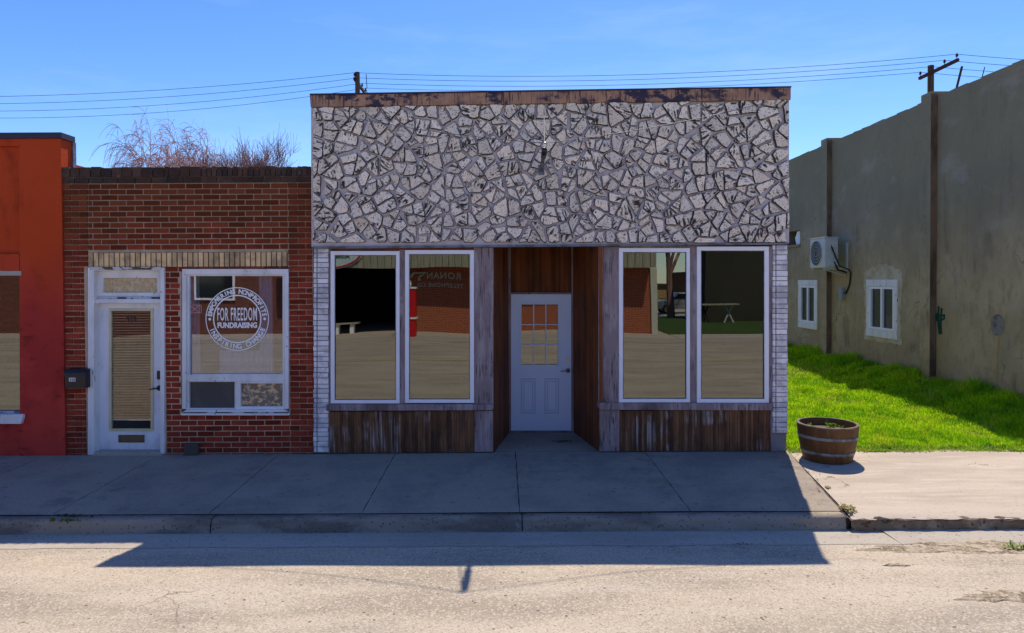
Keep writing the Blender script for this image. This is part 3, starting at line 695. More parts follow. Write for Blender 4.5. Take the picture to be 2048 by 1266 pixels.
mb = MB(); slab(mb, [(1197, 816), (1201, 820), (1546, 821), (1546, 807), (1197, 806)], -.085, .2); mb.build('sill_board', m_post, shop, bevel=.008)
def bulk(a, c, top, bot, nm='plank_panel'):
    x0, z0 = FP(a, bot, -.04); x1, z1 = FP(c, top, -.04)
    mb = MB(); vplanks(mb, x0, x1, z0, z1, -.04, .03, .036); mb.box(x0, x1, -.01, .1, z0, z1, 0, 0); mb.build(nm, m_plank, shop)
bulk(660, 948, 822, 906); bulk(1240, 1541, 820, 903)
mb = MB(); rect(mb, 653, 822, 659, 906, -.05, .15); mb.build('corner_board', m_post, shop, bevel=.004)
mb = MB(); rect(mb, 949, 822, 986, 904, -.045, .15); mb.build('flat_panel', m_post, shop, bevel=.005)
mb = MB(); rect(mb, 1199, 820, 1239, 903, -.045, .15); mb.build('flat_panel', m_post, shop, bevel=.005)
mb = MB(); rect(mb, 1541.5, 821, 1547, 903, -.05, .15); mb.build('corner_board', m_post, shop, bevel=.004)
# --- recess
YD = 1.15
xa0 = FP(987, 700, -.03)[0]; xb0 = FP(1018, 700, YD)[0]; xa1 = FP(1198, 700, -.03)[0]; xb1 = FP(1146, 700, YD)[0]
ztop = FP(1080, 492, 0)[1]+.12
def slant(xf, xb, nm, sgn):
    mb = MB(); L = math.hypot(xb-xf, YD+.03); n = int(L/.045)
    for i in range(n):
        t0, t1 = i/n, (i+1)/n-.004/L
        p0 = (xf+(xb-xf)*t0, -.03+(YD+.03)*t0+.0); p1 = (xf+(xb-xf)*t1, -.03+(YD+.03)*t1)
        o = sgn*(.0+rnd.uniform(0, .004)); w = sgn*.05
        vs = [(p0[0]+o, p0[1], 0), (p1[0]+o, p1[1], 0), (p1[0]+w, p1[1], 0), (p0[0]+w, p0[1], 0)]
        vs = [(a, b, .008) for a, b, _ in vs]+[(a, b, ztop) for a, b, _ in vs]
        mb.add(vs, [[0, 1, 5, 4], [1, 2, 6, 5], [2, 3, 7, 6], [3, 0, 4, 7], [4, 5, 6, 7], [3, 2, 1, 0]], 0, rnd.random())
    mb.add([(xf+sgn*.03, 0, .0), (xb+sgn*.03, YD, .0), (xb+sgn*.03, YD, ztop), (xf+sgn*.03, 0, ztop)], [[0, 1, 2, 3]], 0, 0)
    mb.build(nm, m_plank2, shop)
slant(xa0, xb0, 'recess_side_wall', -1); slant(xa1, xb1, 'recess_side_wall', 1)
x0, z0 = FP(1022, 586, YD); x1, z1 = FP(1143, 494, YD)
mb = MB(); vplanks(mb, x0, x1, z0, ztop, YD+.03, .03, .036); mb.box(x0-.1, x1+.1, YD+.065, YD+.15, z0, ztop); mb.build('transom_panel', m_plank2, shop)
mb = MB(); mb.box(xa0-.4, xa1+.4, .06, YD+.2, ztop, ztop+.05); mb.build('recess_ceiling', m_plank2, shop)
mb = MB(); rect(mb, 1015, 480, 1021.5, 866, YD-.005, .1); rect(mb, 1143, 480, 1149, 866, YD-.005, .1); rect(mb, 1021.5, 585, 1143, 588.5, YD-.005, .1); mb.build('entrance_frame', m_post, shop)
mb = MB(); rect(mb, 1021.5, 862.5, 1143, 868, YD-.03, .15); mb.build('threshold', m_flash, shop)
# door
mb = MB(); o = (1022, 588.5, 1142.5, 862); i = (1042, 608, 1117, 730); yd = YD+.02
ring(mb, o, i, yd, .05)
door = mb.build('entrance_door', m_door, shop, bevel=.002)
mb = MB(); ring(mb, (1038.5, 604.5, 1120.5, 733.5), (1043, 609, 1116, 729.5), yd-.012, .02)
for k in (1, 2):
    x = 1043+73*k/3; rect(mb, x-1.1, 609, x+1.1, 729.5, yd-.008, .02)
    y = 609+120.5*k/3; rect(mb, 1043, y-1.1, 1116, y+1.1, yd-.0085, .02)
mb.build('muntin_grid', m_door, door, bevel=.002)
mb = MB(); rect(mb, 1041, 607, 1118, 731, yd+.02, .006); mb.build('pane', g_shop, door)
for a, c in ((1042, 1071), (1089, 1118)):
    mb = MB(); ring(mb, (a, 757, c, 827), (a+2, 759, c-2, 825), yd-.009, .015); ring(mb, (a+5, 762, c-5, 822), (a+6.5, 763.5, c-6.5, 820.5), yd-.007, .012)
    mb.build('moulded_panel', mat('dark_panel_moulding', (.52, .60, .74)), door, bevel=.001)  # moulding rings coloured darker than the door to draw the panels
def disc(mb, px, py, y0, r, th, k=20):
    x, z = FP(px, py, y0); mb.prism([(x+r*math.cos(2*math.pi*q/k), z+r*math.sin(2*math.pi*q/k)) for q in range(k)], y0, y0+th)
mb = MB(); disc(mb, 1135, 721, yd-.02, .033, .02); disc(mb, 1135, 721, yd-.03, .014, .012); mb.build('deadbolt', m_steel, door, bevel=.003)
mb = MB(); disc(mb, 1136, 741, yd-.02, .033, .02); x, z = FP(1136, 741, yd-.05)
mb.tube([(x, yd, z), (x, yd-.05, z), (x-.03, yd-.055, z-.002), (x-.11, yd-.05, z-.012)], [.012, .012, .011, .008], 10); mb.build('door_lever', m_steel, door, smooth=True)

# ================================================================ BRICK SHOP
bs = thing('brick_building', 'low dark red brick shop with a buff brick lintel and white door', 'building', (-4.3, 0, 0))
YB = -.02
BX0, BX1 = FP(126, 640, YB)[0], FP(626, 640, YB)[0]
ZT = FP(380, 334, YB)[1]
dz = 11.0*(D)/F*1.0; bl = 33.8*D/F
rects = [(174, 535, 329, 915), (363, 538, 578, 827), (177, 503, 576, 535)]
holes = []
for a, b, c, d in rects:
    p = FP(a, d, YB); q = FP(c, b, YB); holes.append((p[0], q[0], p[1], q[1]))
xp0 = FP(177.5, 400, YB)[0]; xp1 = FP(575.5, 400, YB)[0]
mb = MB(); bk = MB(); z = ZT-.135-.085; row = 0
zl = []
while z > -.02:
    zl.append(z); z -= dz
def lay(xa, xb, z0, off, yy):
    x = xa-off*bl
    while x < xb:
        a, b = max(x, xa), min(x+bl-.015, xb-.004); x += bl
        if b-a < .02: continue
        spans = [(a, b)]
        for hx0, hx1, hz0, hz1 in holes:
            if z0+dz*.5 < hz0 or z0+dz*.5 > hz1: continue
            ns = []
            for s, e in spans:
                if e <= hx0 or s >= hx1: ns.append((s, e)); continue
                if s < hx0: ns.append((s, hx0-.003))
                if e > hx1: ns.append((hx1+.003, e))
            spans = ns
        for s, e in spans:
            if e-s > .015:
                j = rnd.uniform(-.0015, .0015)
                mb.box(s, e, yy-.005-rnd.uniform(0, .003), yy+.02, z0+.0065+j, z0+dz-.0065+j, 0, min(1, max(0, rnd.gauss(.5, .25))))
for k, z0 in enumerate(zl):
    lay(xp0, xp1, z0-dz, .5*(k % 2)+.25, YB)
    lay(BX0, xp0-.004, z0-dz, .55*(k % 2)+.35, YB-.010)
    lay(xp1+.004, BX1, z0-dz, .55*(k % 2)+.4, YB-.010)
mb.build('brick_facing', m_brick, bs, bevel=.0022)
# coping: darker bricks on edge, uneven
mb = MB(); x = BX0-.01
while x < BX1-.02:
    w = rnd.uniform(.062, .078) if x > FP(400, 400)[0] else rnd.choice((.07, .10, .14))*rnd.uniform(.9, 1.1)
    e = min(x+w, BX1); rz = rnd.uniform(-.012, .008)
    mb.box(x, e-.008, YB-.022-rnd.uniform(0, .01), YB+.24, ZT-.128, ZT+rz, 0, rnd.random()); x = e
x = BX0
while x < BX1-.02:
    w = rnd.uniform(.19, .24); e = min(x+w, BX1)
    mb.box(x, e-.008, YB-.014-rnd.uniform(0, .006), YB+.1, ZT-.213, ZT-.136, 0, rnd.random()); x = e
mb.build('brick_coping', m_coping, bs, bevel=.004)
mb = MB()
for a, b, c, d in ((126, 336, 626, 503), (126, 503, 177, 912), (576, 503, 626, 912), (126, 503, 174, 912), (329, 535, 363, 912), (363, 827, 576, 912), (177, 503, 576, 535)): pass
def wallpiece(a, b, c, d): rect(mb, a, b, c, d, YB, .26)
wallpiece(126, 336, 626, 535); wallpiece(126, 535, 174, 914); wallpiece(329, 535, 363, 914); wallpiece(578, 535, 626, 914); wallpiece(363, 827, 578, 914)
mb.build('wall', m_bmortar, bs)
mb = MB(); x0, z0 = FP(178, 534, YB); x1, z1 = FP(575, 504, YB); n = 38
zs0 = FP(380, 534, YB)[1]; zs1 = FP(380, 504.5, YB)[1]
for k in range(n):
    a = x0+(x1-x0)*k/n; b = x0+(x1-x0)*(k+1)/n-.014
    mb.box(a+.004, b+.004, YB-.012-rnd.uniform(0, .004), YB+.02, zs0+.004, zs1-rnd.uniform(.002, .006), 0, rnd.random())
mb.build('buff_soldier_course', m_buff, bs, bevel=.003)
mb = MB(); mb.add([(x0, YB-.001, zs0), (x1, YB-.001, zs0), (x1, YB-.001, zs1), (x0, YB-.001, zs1)], [[0, 1, 2, 3]]); mb.build('dark_course_joint', m_joint, bs)
# shell
mb = MB(); mb.box(BX0+.02, BX0+.2, .27, 12, -.3, ZT-.1); mb.box(BX1-.2, BX1-.03, .27, 12, -.3, ZT-.1); mb.box(BX0+.2, BX1-.2, 11.8, 12, -.3, ZT-.1); mb.build('side_wall', m_bmortar, bs)
mb = MB(); mb.box(BX0+.2, BX1-.2, .24, 11.8, ZT-.45, ZT-.3); mb.build('roof', m_roof, bs)
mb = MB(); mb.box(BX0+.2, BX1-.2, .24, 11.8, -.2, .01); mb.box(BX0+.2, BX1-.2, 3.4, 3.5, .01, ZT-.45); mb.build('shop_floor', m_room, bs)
# display window
o = (364, 538, 577, 826); i = (376, 549, 568, 748)
mb = MB(); rect(mb, 364, 538, 577, 549, YB-.03, .12); rect(mb, 364, 549, 372, 818, YB-.03, .12); rect(mb, 569, 549, 577, 818, YB-.03, .12)
dw = mb.build('display_window', m_wpaint, bs, bevel=.004)
mb = MB(); ring(mb, (372, 549, 569, 750), (379, 552, 565, 748), YB+.0, .07); rect(mb, 372, 750, 569, 763, YB-.012, .09)
ring(mb, (372, 763, 470, 820), (378, 764, 469, 816.5), YB+.002, .07); ring(mb, (470, 763, 569, 820), (481, 767, 565, 813), YB-.004, .075)
mb.build('window_frame', m_wpaint, dw, bevel=.003)
mb = MB(); slab(mb, [(362, 831), (578, 831), (578, 826), (569, 820), (372, 820), (362, 826)], YB-.05, .16); mb.build('window_sill', m_wpaint, dw, bevel=.005)
mb = MB(); rect(mb, 364, 824, 577, 826.5, YB-.052, .01); mb.build('sill_crack', m_peel, dw)
mb = MB(); rect(mb, 378, 551, 566, 749, YB+.035, .006); mb.build('pane', g_disp, dw)
mb = MB(); rect(mb, 377, 763.5, 470, 817, YB+.04, .01); mb.build('screen_pane', m_screen, dw)
mb = MB(); rect(mb, 480, 766, 566, 814, YB+.04, .01); mb.build('foil_pane', m_film, dw)
# curtains behind the glass
def curtain(a, c, b, d, y, amp, waves):
    mb = MB(); vs = []; fs = []; n = 60
    x0, z0 = FP(a, d, y); x1, z1 = FP(c, b, y)
    for k in range(n+1):
        t = k/n; x = x0+(x1-x0)*t; yy = y+amp*math.sin(t*waves*6.28)+amp*.4*math.sin(t*waves*15)
        vs += [(x, yy, z0), (x, yy, z1)]
    for k in range(n): fs.append([2*k, 2*k+2, 2*k+3, 2*k+1])
    mb.add(vs, fs); mb.build('curtain', m_curtain, dw, smooth=True)
curtain(520, 545, 545, 752, YB+.20, .015, 3); curtain(440, 520, 700, 752, YB+.24, .015, 7); curtain(372, 398, 545, 752, YB+.22, .015, 3)
# decal
mb = MB(); yv = YB+.030; cxp, czp = FP(474.5, 638, yv); r_ = 63.5*(D+yv)/F
def annulus(ra, rb, n=96):
    vs = []; fs = []
    for k in range(n):
        a = 2*math.pi*k/n
        for r in (ra, rb): vs.append((cxp+r*math.cos(a), yv, czp+r*math.sin(a)))
    for k in range(n): q = (k+1) % n; fs.append([2*k, 2*k+1, 2*q+1, 2*q])
    mb.add(vs, fs)
annulus(r_*.972, r_); annulus(r_*.725, r_*.765)
def arc(s, rad, a0, a1, top, size):
    for k, chh in enumerate(s):
        a = R(a0+(a1-a0)*k/(len(s)-1))
        if chh == ' ': continue
        x, z = cxp+rad*math.cos(a), czp+rad*math.sin(a)
        rot = (a-math.pi/2) if top else (a+math.pi/2)
        M = Matrix.Translation((x, yv, z)) @ FACE @ Matrix.Rotation(rot, 4, 'Z') 
        put_text(mb, chh, size, M, 1.0, .0032)
arc('EMPOWERING NONPROFITS', r_*.805, 171, 9, True, .082)
arc('INSPIRING CHANGE', r_*.93, 203, 337, False, .086)
for a in (180, 0):
    x = cxp+r_*.865*math.cos(R(a)); mb.add([(x, yv, czp)]+[(x+.019*math.cos(q*.524), yv, czp+.019*math.sin(q*.524)) for q in range(12)], [[0, 1+q, 1+(q+1) % 12] for q in range(12)])
put_text(mb, 'FOR FREEDOM', .245, Matrix.Translation((cxp, yv, czp-.018)) @ FACE, 1, .003, 1.12, width=.535)
put_text(mb, 'FUNDRAISING', .100, Matrix.Translation((cxp, yv, czp-.118)) @ FACE, 1, .004, 1.0, width=.535)
mb.build('round_decal', m_vinyl, dw)
mb = MB()
for a, b, c, d in ((380, 609.5, 403, 610.8), (380, 625, 403, 626.3), (402, 610, 403.3, 626), (399, 611, 400, 625)): rect(mb, a, b, c, d, yv, .001)
slab(mb, [(380, 624), (381.5, 624.7), (399, 612), (398, 611)], yv, .001); slab(mb, [(381, 611), (380, 612), (398, 625), (399, 624)], yv-.0012, .001)
mb.build('small_sketch_decal', m_pink, dw)
# entrance
mb = MB(); rect(mb, 175, 535, 188, 910, YB-.04, .22); rect(mb, 320, 535, 328.5, 908, YB-.04, .22); rect(mb, 188, 535, 320, 541, YB-.035, .2)
ed = mb.build('door_frame', m_wpaint, bs, bevel=.005)
mb = MB(); rect(mb, 180, 534, 322, 539.5, YB-.043, .01); rect(mb, 188, 594, 320, 598, YB+.02, .02); mb.build('peeling_trim', m_peel, ed)
mb = MB(); ring(mb, (189, 541, 320, 596), (206, 556, 314, 585), YB+.05, .05); mb.build('transom_frame', m_wpaint, ed, bevel=.004)
mb = MB(); rect(mb, 204, 554, 316, 587, YB+.085, .01); mb.build('transom_pane', m_amber, ed)
mb = MB(); rect(mb, 188, 598, 320.5, 606.5, YB-.01, .15); mb.build('transom_bar', m_wpaint, ed, bevel=.004)
mb = MB(); rect(mb, 188.5, 606.5, 195, 904, YB+.05, .05); mb.build('door_stop', m_wpaint, ed)
yd = YB+.09
mb = MB(); ring(mb, (192, 606.5, 321, 903), (222, 622, 301, 858), yd, .045); dr = mb.build('white_door', m_door2, bs, bevel=.002)
mb = MB(); ring(mb, (217.5, 617, 306, 862.5), (222.5, 622, 301, 857.5), yd-.015, .04); mb.build('glazing_frame', m_yel, dr, bevel=.003)
mb = MB(); rect(mb, 221, 621, 302, 859, yd+.008, .005); mb.build('pane', g_door, dr)
mb = MB(); y = 624.
while y < 838:
    (x0, z0), (x1, _) = FP(223, y, yd+.04), FP(300.5, y, yd+.04)
    mb.add([(x0, yd+.035, z0+.004), (x1, yd+.035, z0+.004), (x1, yd+.050, z0-.008), (x0, yd+.050, z0-.008)], [[0, 1, 2, 3]]); y += 5.25
rect(mb, 223, 838, 300.5, 841, yd+.03, .02); mb.build('blind', m_blind, dr)
mb = MB(); x, z = FP(262, 643, yd); put_text(mb, '315', .095, Matrix.Translation((x, yd+.0035, z)) @ FACE, 1, .002); mb.build('house_number', m_black, dr)
mb = MB(); rect(mb, 313.5, 742, 321.5, 759, yd-.025, .026); mb.build('keypad_lock', m_black, dr, bevel=.004)
mb = MB(); disc(mb, 318.5, 776, yd-.02, .036, .02); x, z = FP(318, 776, yd); mb.tube([(x, yd, z), (x, yd-.05, z), (x-.04, yd-.055, z), (x-.11, yd-.05, z-.014)], [.012, .012, .010, .006], 10); mb.build('door_lever', m_black, dr, smooth=True)
mb = MB(); ring(mb, (236.5, 870, 288, 885), (239.5, 872, 285, 883), yd-.012, .014); rect(mb, 239.5, 872, 285, 883, yd-.003, .002); mb.build('mail_slot', mat('tarnished_brass', (.16, .13, .09), rough=.4, metallic=.7), dr)
mb = MB(); slab(mb, [(184, 912), (326, 912), (320, 904), (190, 904)], YB-.05, .2); mb.build('threshold', m_gutter, bs, bevel=.004)
# mailbox
x0, z0 = FP(132, 776, YB-.12); x1, z1 = FP(173, 741, YB-.12)
mbx = thing('mailbox', 'black wall mailbox with a small number label beside the white door', 'mailbox', ((x0+x1)/2, YB-.05, z0))
mb = MB(); prof = [(-.14, 0), (-.02, 0), (-.02, .24), (-.12, .235), (-.145, .20)]
vs = [(x, YB+.0+y, z0+z) for x in (x0, x1) for y, z in prof]; n = 5
mb.add(vs, [list(range(n)), list(range(2*n-1, n-1, -1))]+[[i, (i+1) % n, (i+1) % n+n, i+n] for i in range(n)]); mb.build('mailbox_body', m_black, mbx, bevel=.005)
mb = MB(); vs = [(x, YB+y, z0+z) for x in (x0-.006, x1+.006) for y, z in [(-.155, .17), (-.15, .205), (-.12, .244), (-.02, .25), (-.02, .245), (-.12, .238), (-.145, .20), (-.15, .17)]]; n = 8
mb.add(vs, [list(range(n)), list(range(2*n-1, n-1, -1))]+[[i, (i+1) % n, (i+1) % n+n, i+n] for i in range(n)]); mb.build('lid', m_black, mbx)
mb = MB(); rect(mb, 138, 755.5, 151, 763, YB-.144, .003); lb = mb.build('number_label', m_vinyl, mbx)
mb = MB(); x, z = FP(144.5, 762, YB-.15); put_text(mb, '315', .05, Matrix.Translation((x, YB-.148, z)) @ FACE, 1, .001); mb.build('label_number', m_black, lb)
# small block at the wall base
mb = MB(); rect(mb, 368, 888, 395, 911, YB-.07, .06); tag(mb.build('concrete_block', mat('brown_block', (.085, .07, .058), bump=(30, .5, .006)), bevel=.005), 'small square brown block standing against the brick wall base', 'block')

# ================================================================ RED-ORANGE BUILDING
rb = thing('red_building', 'red-orange painted stucco building with a dark metal roof edge at the left edge', 'building', (-8, 0, 0))
YR = -.06
X1 = FP(128, 640, YR)[0]; ZTR = FP(60, 276, YR)[1]
mb = MB()
slab(mb, [(40, 912), (130.5, 912), (121.5, 276), (38, 276)], YR, .24)
slab(mb, [(-900, 292), (38.5, 292), (38, 276), (-900, 276)], YR, .36)
slab(mb, [(-900, 542), (40, 542), (39.5, 508), (-900, 508)], YR, .36)
slab(mb, [(-900, 912), (40, 912), (40, 848), (-900, 848)], YR+.02, .34)
slab(mb, [(-900, 508), (39.5, 508), (38.5, 292), (-900, 292)], YR+.06, .28)
mb.build('wall', m_orange, rb)
mb = MB(); xe, _ = FP(121, 265, YR-.02); z1 = FP(60, 265, YR-.02)[1]; z0 = FP(60, 277, YR-.02)[1]
mb.box(-22, xe+.015, YR-.03, YR+.27, z0, z1); mb.build('roof_edge_trim', m_cap, rb, bevel=.004)
mb = MB(); mb.box(xe-.05, xe+.013, YR+.22, YR+.29, ZTR-.9, z0); mb.build('downturn_trim', m_flash, rb)
mb = MB(); mb.box(-22, X1-.02, .3, .5, -.3, ZTR-.3); mb.box(X1-.22, X1-.02, .5, 12, -.3, ZT-.1); mb.box(-22, X1-.22, 11.8, 12, -.3, ZTR-.5); mb.box(-22, X1-.22, .5, 11.8, ZTR-.9, ZTR-.8)
mb.build('rear_shell', m_orange, rb)
mb = MB(); rect(mb, -420, 542, 42, 551, YR-.01, .12); rect(mb, 39.5, 551, 43.5, 828, YR+.04, .12)
rw = mb.build('window', mat('cream_window_trim', (.42, .38, .32), rough=.6), rb)
mb = MB(); rect(mb, -420, 551, 39.5, 822, YR+.06, .008); mb.build('pane', g_shop, rw)
mb = MB(); rect(mb, -420, 822, 43, 830, YR+.02, .1); mb.build('blue_painted_rail', mat('faded_blue_paint', (.16, .17, .26), [('n', (.5, .5, .55), 12, (.4, 1, 1), .52, .58, .9)]), rw)
mb = MB(); slab(mb, [(-420, 847), (41, 848), (45, 835), (45, 829), (-420, 829)], YR-.05, .16); mb.build('window_sill', m_wpaint, rw, bevel=.005)

# ================================================================ GREY BUILDING
gb = thing('grey_building', 'tall grey-brown stucco side wall with pilasters beyond the lawn', 'building', (8.5, 6, 0))
XW = 8.5
(ya, za), (yb_, zb) = WP(1578, 320, XW), WP(2046, 119, XW)
zw = (za+zb)/2
# wall made as pieces round its openings
W1 = (WP(1636, 600, XW)[0], WP(1598, 600, XW)[0], WP(1636, 660, XW)[1], WP(1636, 560, XW)[1])
W2 = (WP(1797, 600, XW)[0], WP(1735, 600, XW)[0], WP(1797, 680, XW)[1], WP(1797, 559, XW)[1])
HV = (WP(1600, 475, XW)[0], WP(1572, 475, XW)[0], WP(1600, 488, XW)[1], WP(1600, 460, XW)[1])
mb = MB()
ops = sorted([W1, W2, HV])
def zslope(y): return zb+(za-zb)*(y-yb_)/(ya-yb_)
def wbox(y0, y1, z0, z1):
    if z1 is None:
        n = max(1, int((y1-y0)/.35))
        for k in range(n):
            a, b = y0+(y1-y0)*k/n, y0+(y1-y0)*(k+1)/n
            mb.add([(XW, a, z0), (XW, b, z0), (XW, b, zslope(b)+rnd.uniform(-.012, .012)), (XW, a, zslope(a)+rnd.uniform(-.012, .012)),
                    (XW+.3, a, z0), (XW+.3, b, z0), (XW+.3, b, zslope(b)), (XW+.3, a, zslope(a))], [[0, 1, 2, 3], [7, 6, 5, 4], [3, 2, 6, 7], [0, 3, 7, 4], [1, 5, 6, 2], [0, 4, 5, 1]])
    else: mb.box(XW, XW+.3, y0, y1, z0, z1)
yc = sorted({0.0, 26.0, W1[0]+.1, W1[1]-.1, W2[0]+.1, W2[1]-.1, HV[0], HV[1]})
for a, b in zip(yc[:-1], yc[1:]):
    m_ = (a+b)/2; hit = []
    for (p, q, r, s), e in ((W1, .1), (W2, .1), (HV, 0)):
        if p < m_ < q: hit.append((r+(.12 if e else 0), s-(.12 if e else 0)))
    z = -.3
    for r, s in sorted(hit): wbox(a, b, z, r); z = s
    wbox(a, b, z, None)
mb.build('wall', m_grey, gb)
mb = MB(); mb.box(XW+.3, 30, 0, .3, -.3, zb); mb.box(XW+.3, 30, 25.7, 26, -.3, za); mb.box(29.7, 30, .3, 25.7, -.3, zb); mb.box(XW+.3, 29.7, .3, 25.7, za-.5, za-.3); mb.build('rear_shell', m_grey, gb)
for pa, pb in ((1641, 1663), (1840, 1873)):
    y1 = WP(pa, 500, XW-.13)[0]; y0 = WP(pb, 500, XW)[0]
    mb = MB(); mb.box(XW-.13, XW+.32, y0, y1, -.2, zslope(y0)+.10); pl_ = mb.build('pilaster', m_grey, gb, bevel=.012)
    mb = MB(); mb.box(XW-.125, XW-.002, y0-.012, y0-.001, -.2, zslope(y0)+.05); mb.build('painted_shade_strip', mat('brown_painted_shade', (.21, .14, .09), [('n', (.09, .06, .042), 3, (1, 1, .4), .42, .62, .8)], rough=.95, spec=.05), pl_)  # shade of the pilaster's near side, put in as a thin brown strip
def sidewin(w, patch):
    y0, y1, z0, z1 = w; X = XW-.035; t = .13
    mb = MB(); mb.box(X, XW+.02, y0, y1, z1-.16, z1); mb.box(X, XW+.02, y0, y1, z0, z0+.17)
    mb.box(X+.006, XW+.02, y0+.0, y0+t, z0+.172, z1-.162); mb.box(X+.006, XW+.02, y1-t, y1, z0+.172, z1-.162)
    f = mb.build('window', m_wpaint, gb, bevel=.004)
    a, b, c, d = y0+t+.004, y1-t-.004, z0+.175, z1-.165
    mb = MB(); s = .045; X2 = XW-.028
    for q in ((a, b, d-s, d), (a, b, c, c+s), (a, a+s, c+s, d-s), (b-s, b, c+s, d-s), ((a+b)/2-.03, (a+b)/2+.03, c+s, d-s)): mb.box(X2, XW+.06, *q)
    mb.build('sash_frame', m_white, f)
    mb = MB(); mb.box(XW+.02, XW+.026, a+s, b-s, c+s, d-s); mb.build('pane', g_far, f)
    mb = MB(); mb.box(XW+.09, XW+.1, a, (a+b)/2, c, d); mb.build('curtain', mat('grey_blue_blind', (.16, .20, .23), [('n', (.10, .13, .15), 30, (.1, .1, 2), .45, .55, .8)]), f)
    mb = MB(); mb.box(XW+.5, XW+.55, a-.5, b+.5, c-.5, d+.5); mb.build('dark_reveal', m_dark, f)
    if patch:
        n = 110; cy, cz = (y0+y1)/2, (z0+z1)/2; hy, hz = (y1-y0)/2, (z1-z0)/2; vs = []
        for k in range(n):
            q = 2*math.pi*k/n; c_, s_ = math.cos(q), math.sin(q); ri = 1/max(abs(c_)/(hy-.03), abs(s_)/(hz-.03)); r = 1/max(abs(c_)/(hy+.10), abs(s_)/(hz+.10))
            j = 1+.03*math.sin(7*q)+.02*math.sin(23*q)+rnd.uniform(-.025, .025)+.42*max(0, s_-.35)*(1+.3*math.sin(5*q))
            vs += [(XW-.006, cy+ri*c_, cz+ri*s_), (XW-.006, cy+r*c_*j, cz+r*s_*j)]
        mb = MB(); mb.add(vs, [[2*k, 2*k+1, 2*((k+1) % n)+1, 2*((k+1) % n)] for k in range(n)]); mb.build('stucco_patch', m_patch, gb)
sidewin(W1, False); sidewin(W2, True)
# broken high vent opening
y0, y1, z0, z1 = HV
mb = MB(); mb.box(XW-.05, XW+.02, y0-.05, y1+.02, z0-.07, z0-.005); vt = mb.build('vent_opening', m_grey, gb)
mb = MB(); mb.add([(XW+.12, y0+.02, z0+.02), (XW+.05, y0+.36, z0), (XW+.06, y0+.46, z0+.2), (XW+.05, y0+.30, z1-.02), (XW+.12, y0+.01, z1-.01)], [[0, 1, 2, 3, 4]]); mb.build('torn_white_sheet', m_vinyl, vt)
mb = MB(); mb.box(XW+.28, XW+.30, y0-.1, y1+.1, z0-.1, z1+.1); mb.build('dark_reveal', m_dark, vt)
# round patch and rust streak, spray mark
(yA, zA) = WP(1995, 650, XW)
mb = MB(); n = 26; vs = [(XW-.004, yA, zA)]+[(XW-.004, yA+.165*math.cos(6.283*k/n)*(1+rnd.uniform(-.05, .05)), zA+.185*math.sin(6.283*k/n)*(1+rnd.uniform(-.05, .05))) for k in range(n)]
mb.add(vs, [[0, 1+k, 1+(k+1) % n] for k in range(n)]); rp = mb.build('round_patch', mat('dark_round_patch', (.24, .22, .19), [('n', (.12, .1, .07), 8, (1, 1, 1), .5, .6, .8)], bump=(20, .8, .01)), gb)
mb = MB(); mb.add([(XW-.003, yA+.03, zA-.17), (XW-.003, yA-.05, zA-.17), (XW-.003, yA-.03, zA-.9), (XW-.003, yA-.02, zA-1.3), (XW-.003, yA+.0, zA-1.3), (XW-.003, yA+.02, zA-.8)], [[0, 1, 2, 3, 4, 5]]); mb.build('rust_streak', mat('rust_stain', (.40, .27, .12), [('n', (.50, .37, .19), 6, (1, 1, .3), .45, .6, .9)]), rp)
mb = MB()
def stroke(p, w=.022): mb.tube([(XW-.002,)+WP(a, b, XW) for a, b in p], w, 6)
stroke([(1878, 613), (1877, 640), (1880, 668), (1883, 668), (1882, 640), (1884, 616)]); stroke([(1873, 628), (1880, 632), (1890, 630)]); stroke([(1873, 640), (1881, 641), (1889, 637), (1889, 630)]); stroke([(1873, 628), (1873, 640)])
mb.build('green_spray_mark', m_gpaint, gb)
# air conditioner
x0, x1 = 7.90, 8.23; yn = 7.5; yf = 8.32; z0, z1 = 2.59, 3.33
ac = thing('air_conditioner', 'cream outdoor air conditioner hung on brackets on the grey wall', 'air conditioner', (8.07, yn, z0))
mb = MB(); mb.box(x0, x1, yn, yf, z0, z1); mb.build('casing', m_acw, ac, bevel=.02)
mb = MB(); mb.box(x0-.008, x1+.008, yn-.008, yf+.008, z1-.002, z1+.018); mb.build('casing_lid', m_acw, ac, bevel=.006)
mb = MB(); cy, cz = (yn+yf)/2+.05, (z0+z1)/2; n = 36
mb.add([(x0-.004, cy, cz)]+[(x0-.004, cy+.29*math.cos(6.283*k/n), cz+.31*math.sin(6.283*k/n)) for k in range(n)], [[0, 1+k, 1+(k+1) % n] for k in range(n)]); fg = mb.build('fan_grille', m_grid, ac)
mb = MB()
for r in (.09, .16, .225, .29): mb.tube([(x0-.012, cy+r*math.cos(6.283*k/n), cz+r*1.05*math.sin(6.283*k/n)) for k in range(n+1)], .006, 5, cap=False)
mb.build('grille_ring', m_acw, fg)
mb = MB(); mb.box(x0+.10, x1-.03, yn-.05, yn, z0+.05, z0+.2); mb.build('valve_cover', m_acw, ac, bevel=.008)
mb = MB(); mb.box(x0+.12, x1-.05, yn-.035, yn, z1-.25, z1-.07); mb.build('terminal_cover', m_acw, ac, bevel=.008)
mb = MB(); mb.box(x0+.02, XW, yn+.08, yn+.12, z0-.045, z0-.002); mb.build('bracket', m_acw, ac); mb = MB(); mb.box(x0+.02, XW, yf-.12, yf-.08, z0-.045, z0-.002); mb.build('bracket', m_acw, ac); mb = MB(); mb.box(XW-.03, XW, yn+.06, yn+.12, z0-.12, z0+.62); mb.build('bracket_rail', m_acw, ac); mb = MB(); mb.tube([(x0+.1, yn+.1, z0-.06), (XW-.035, yn+.1, z0-.2)], .015, 6); mb.build('bracket_strut', m_acw, ac)
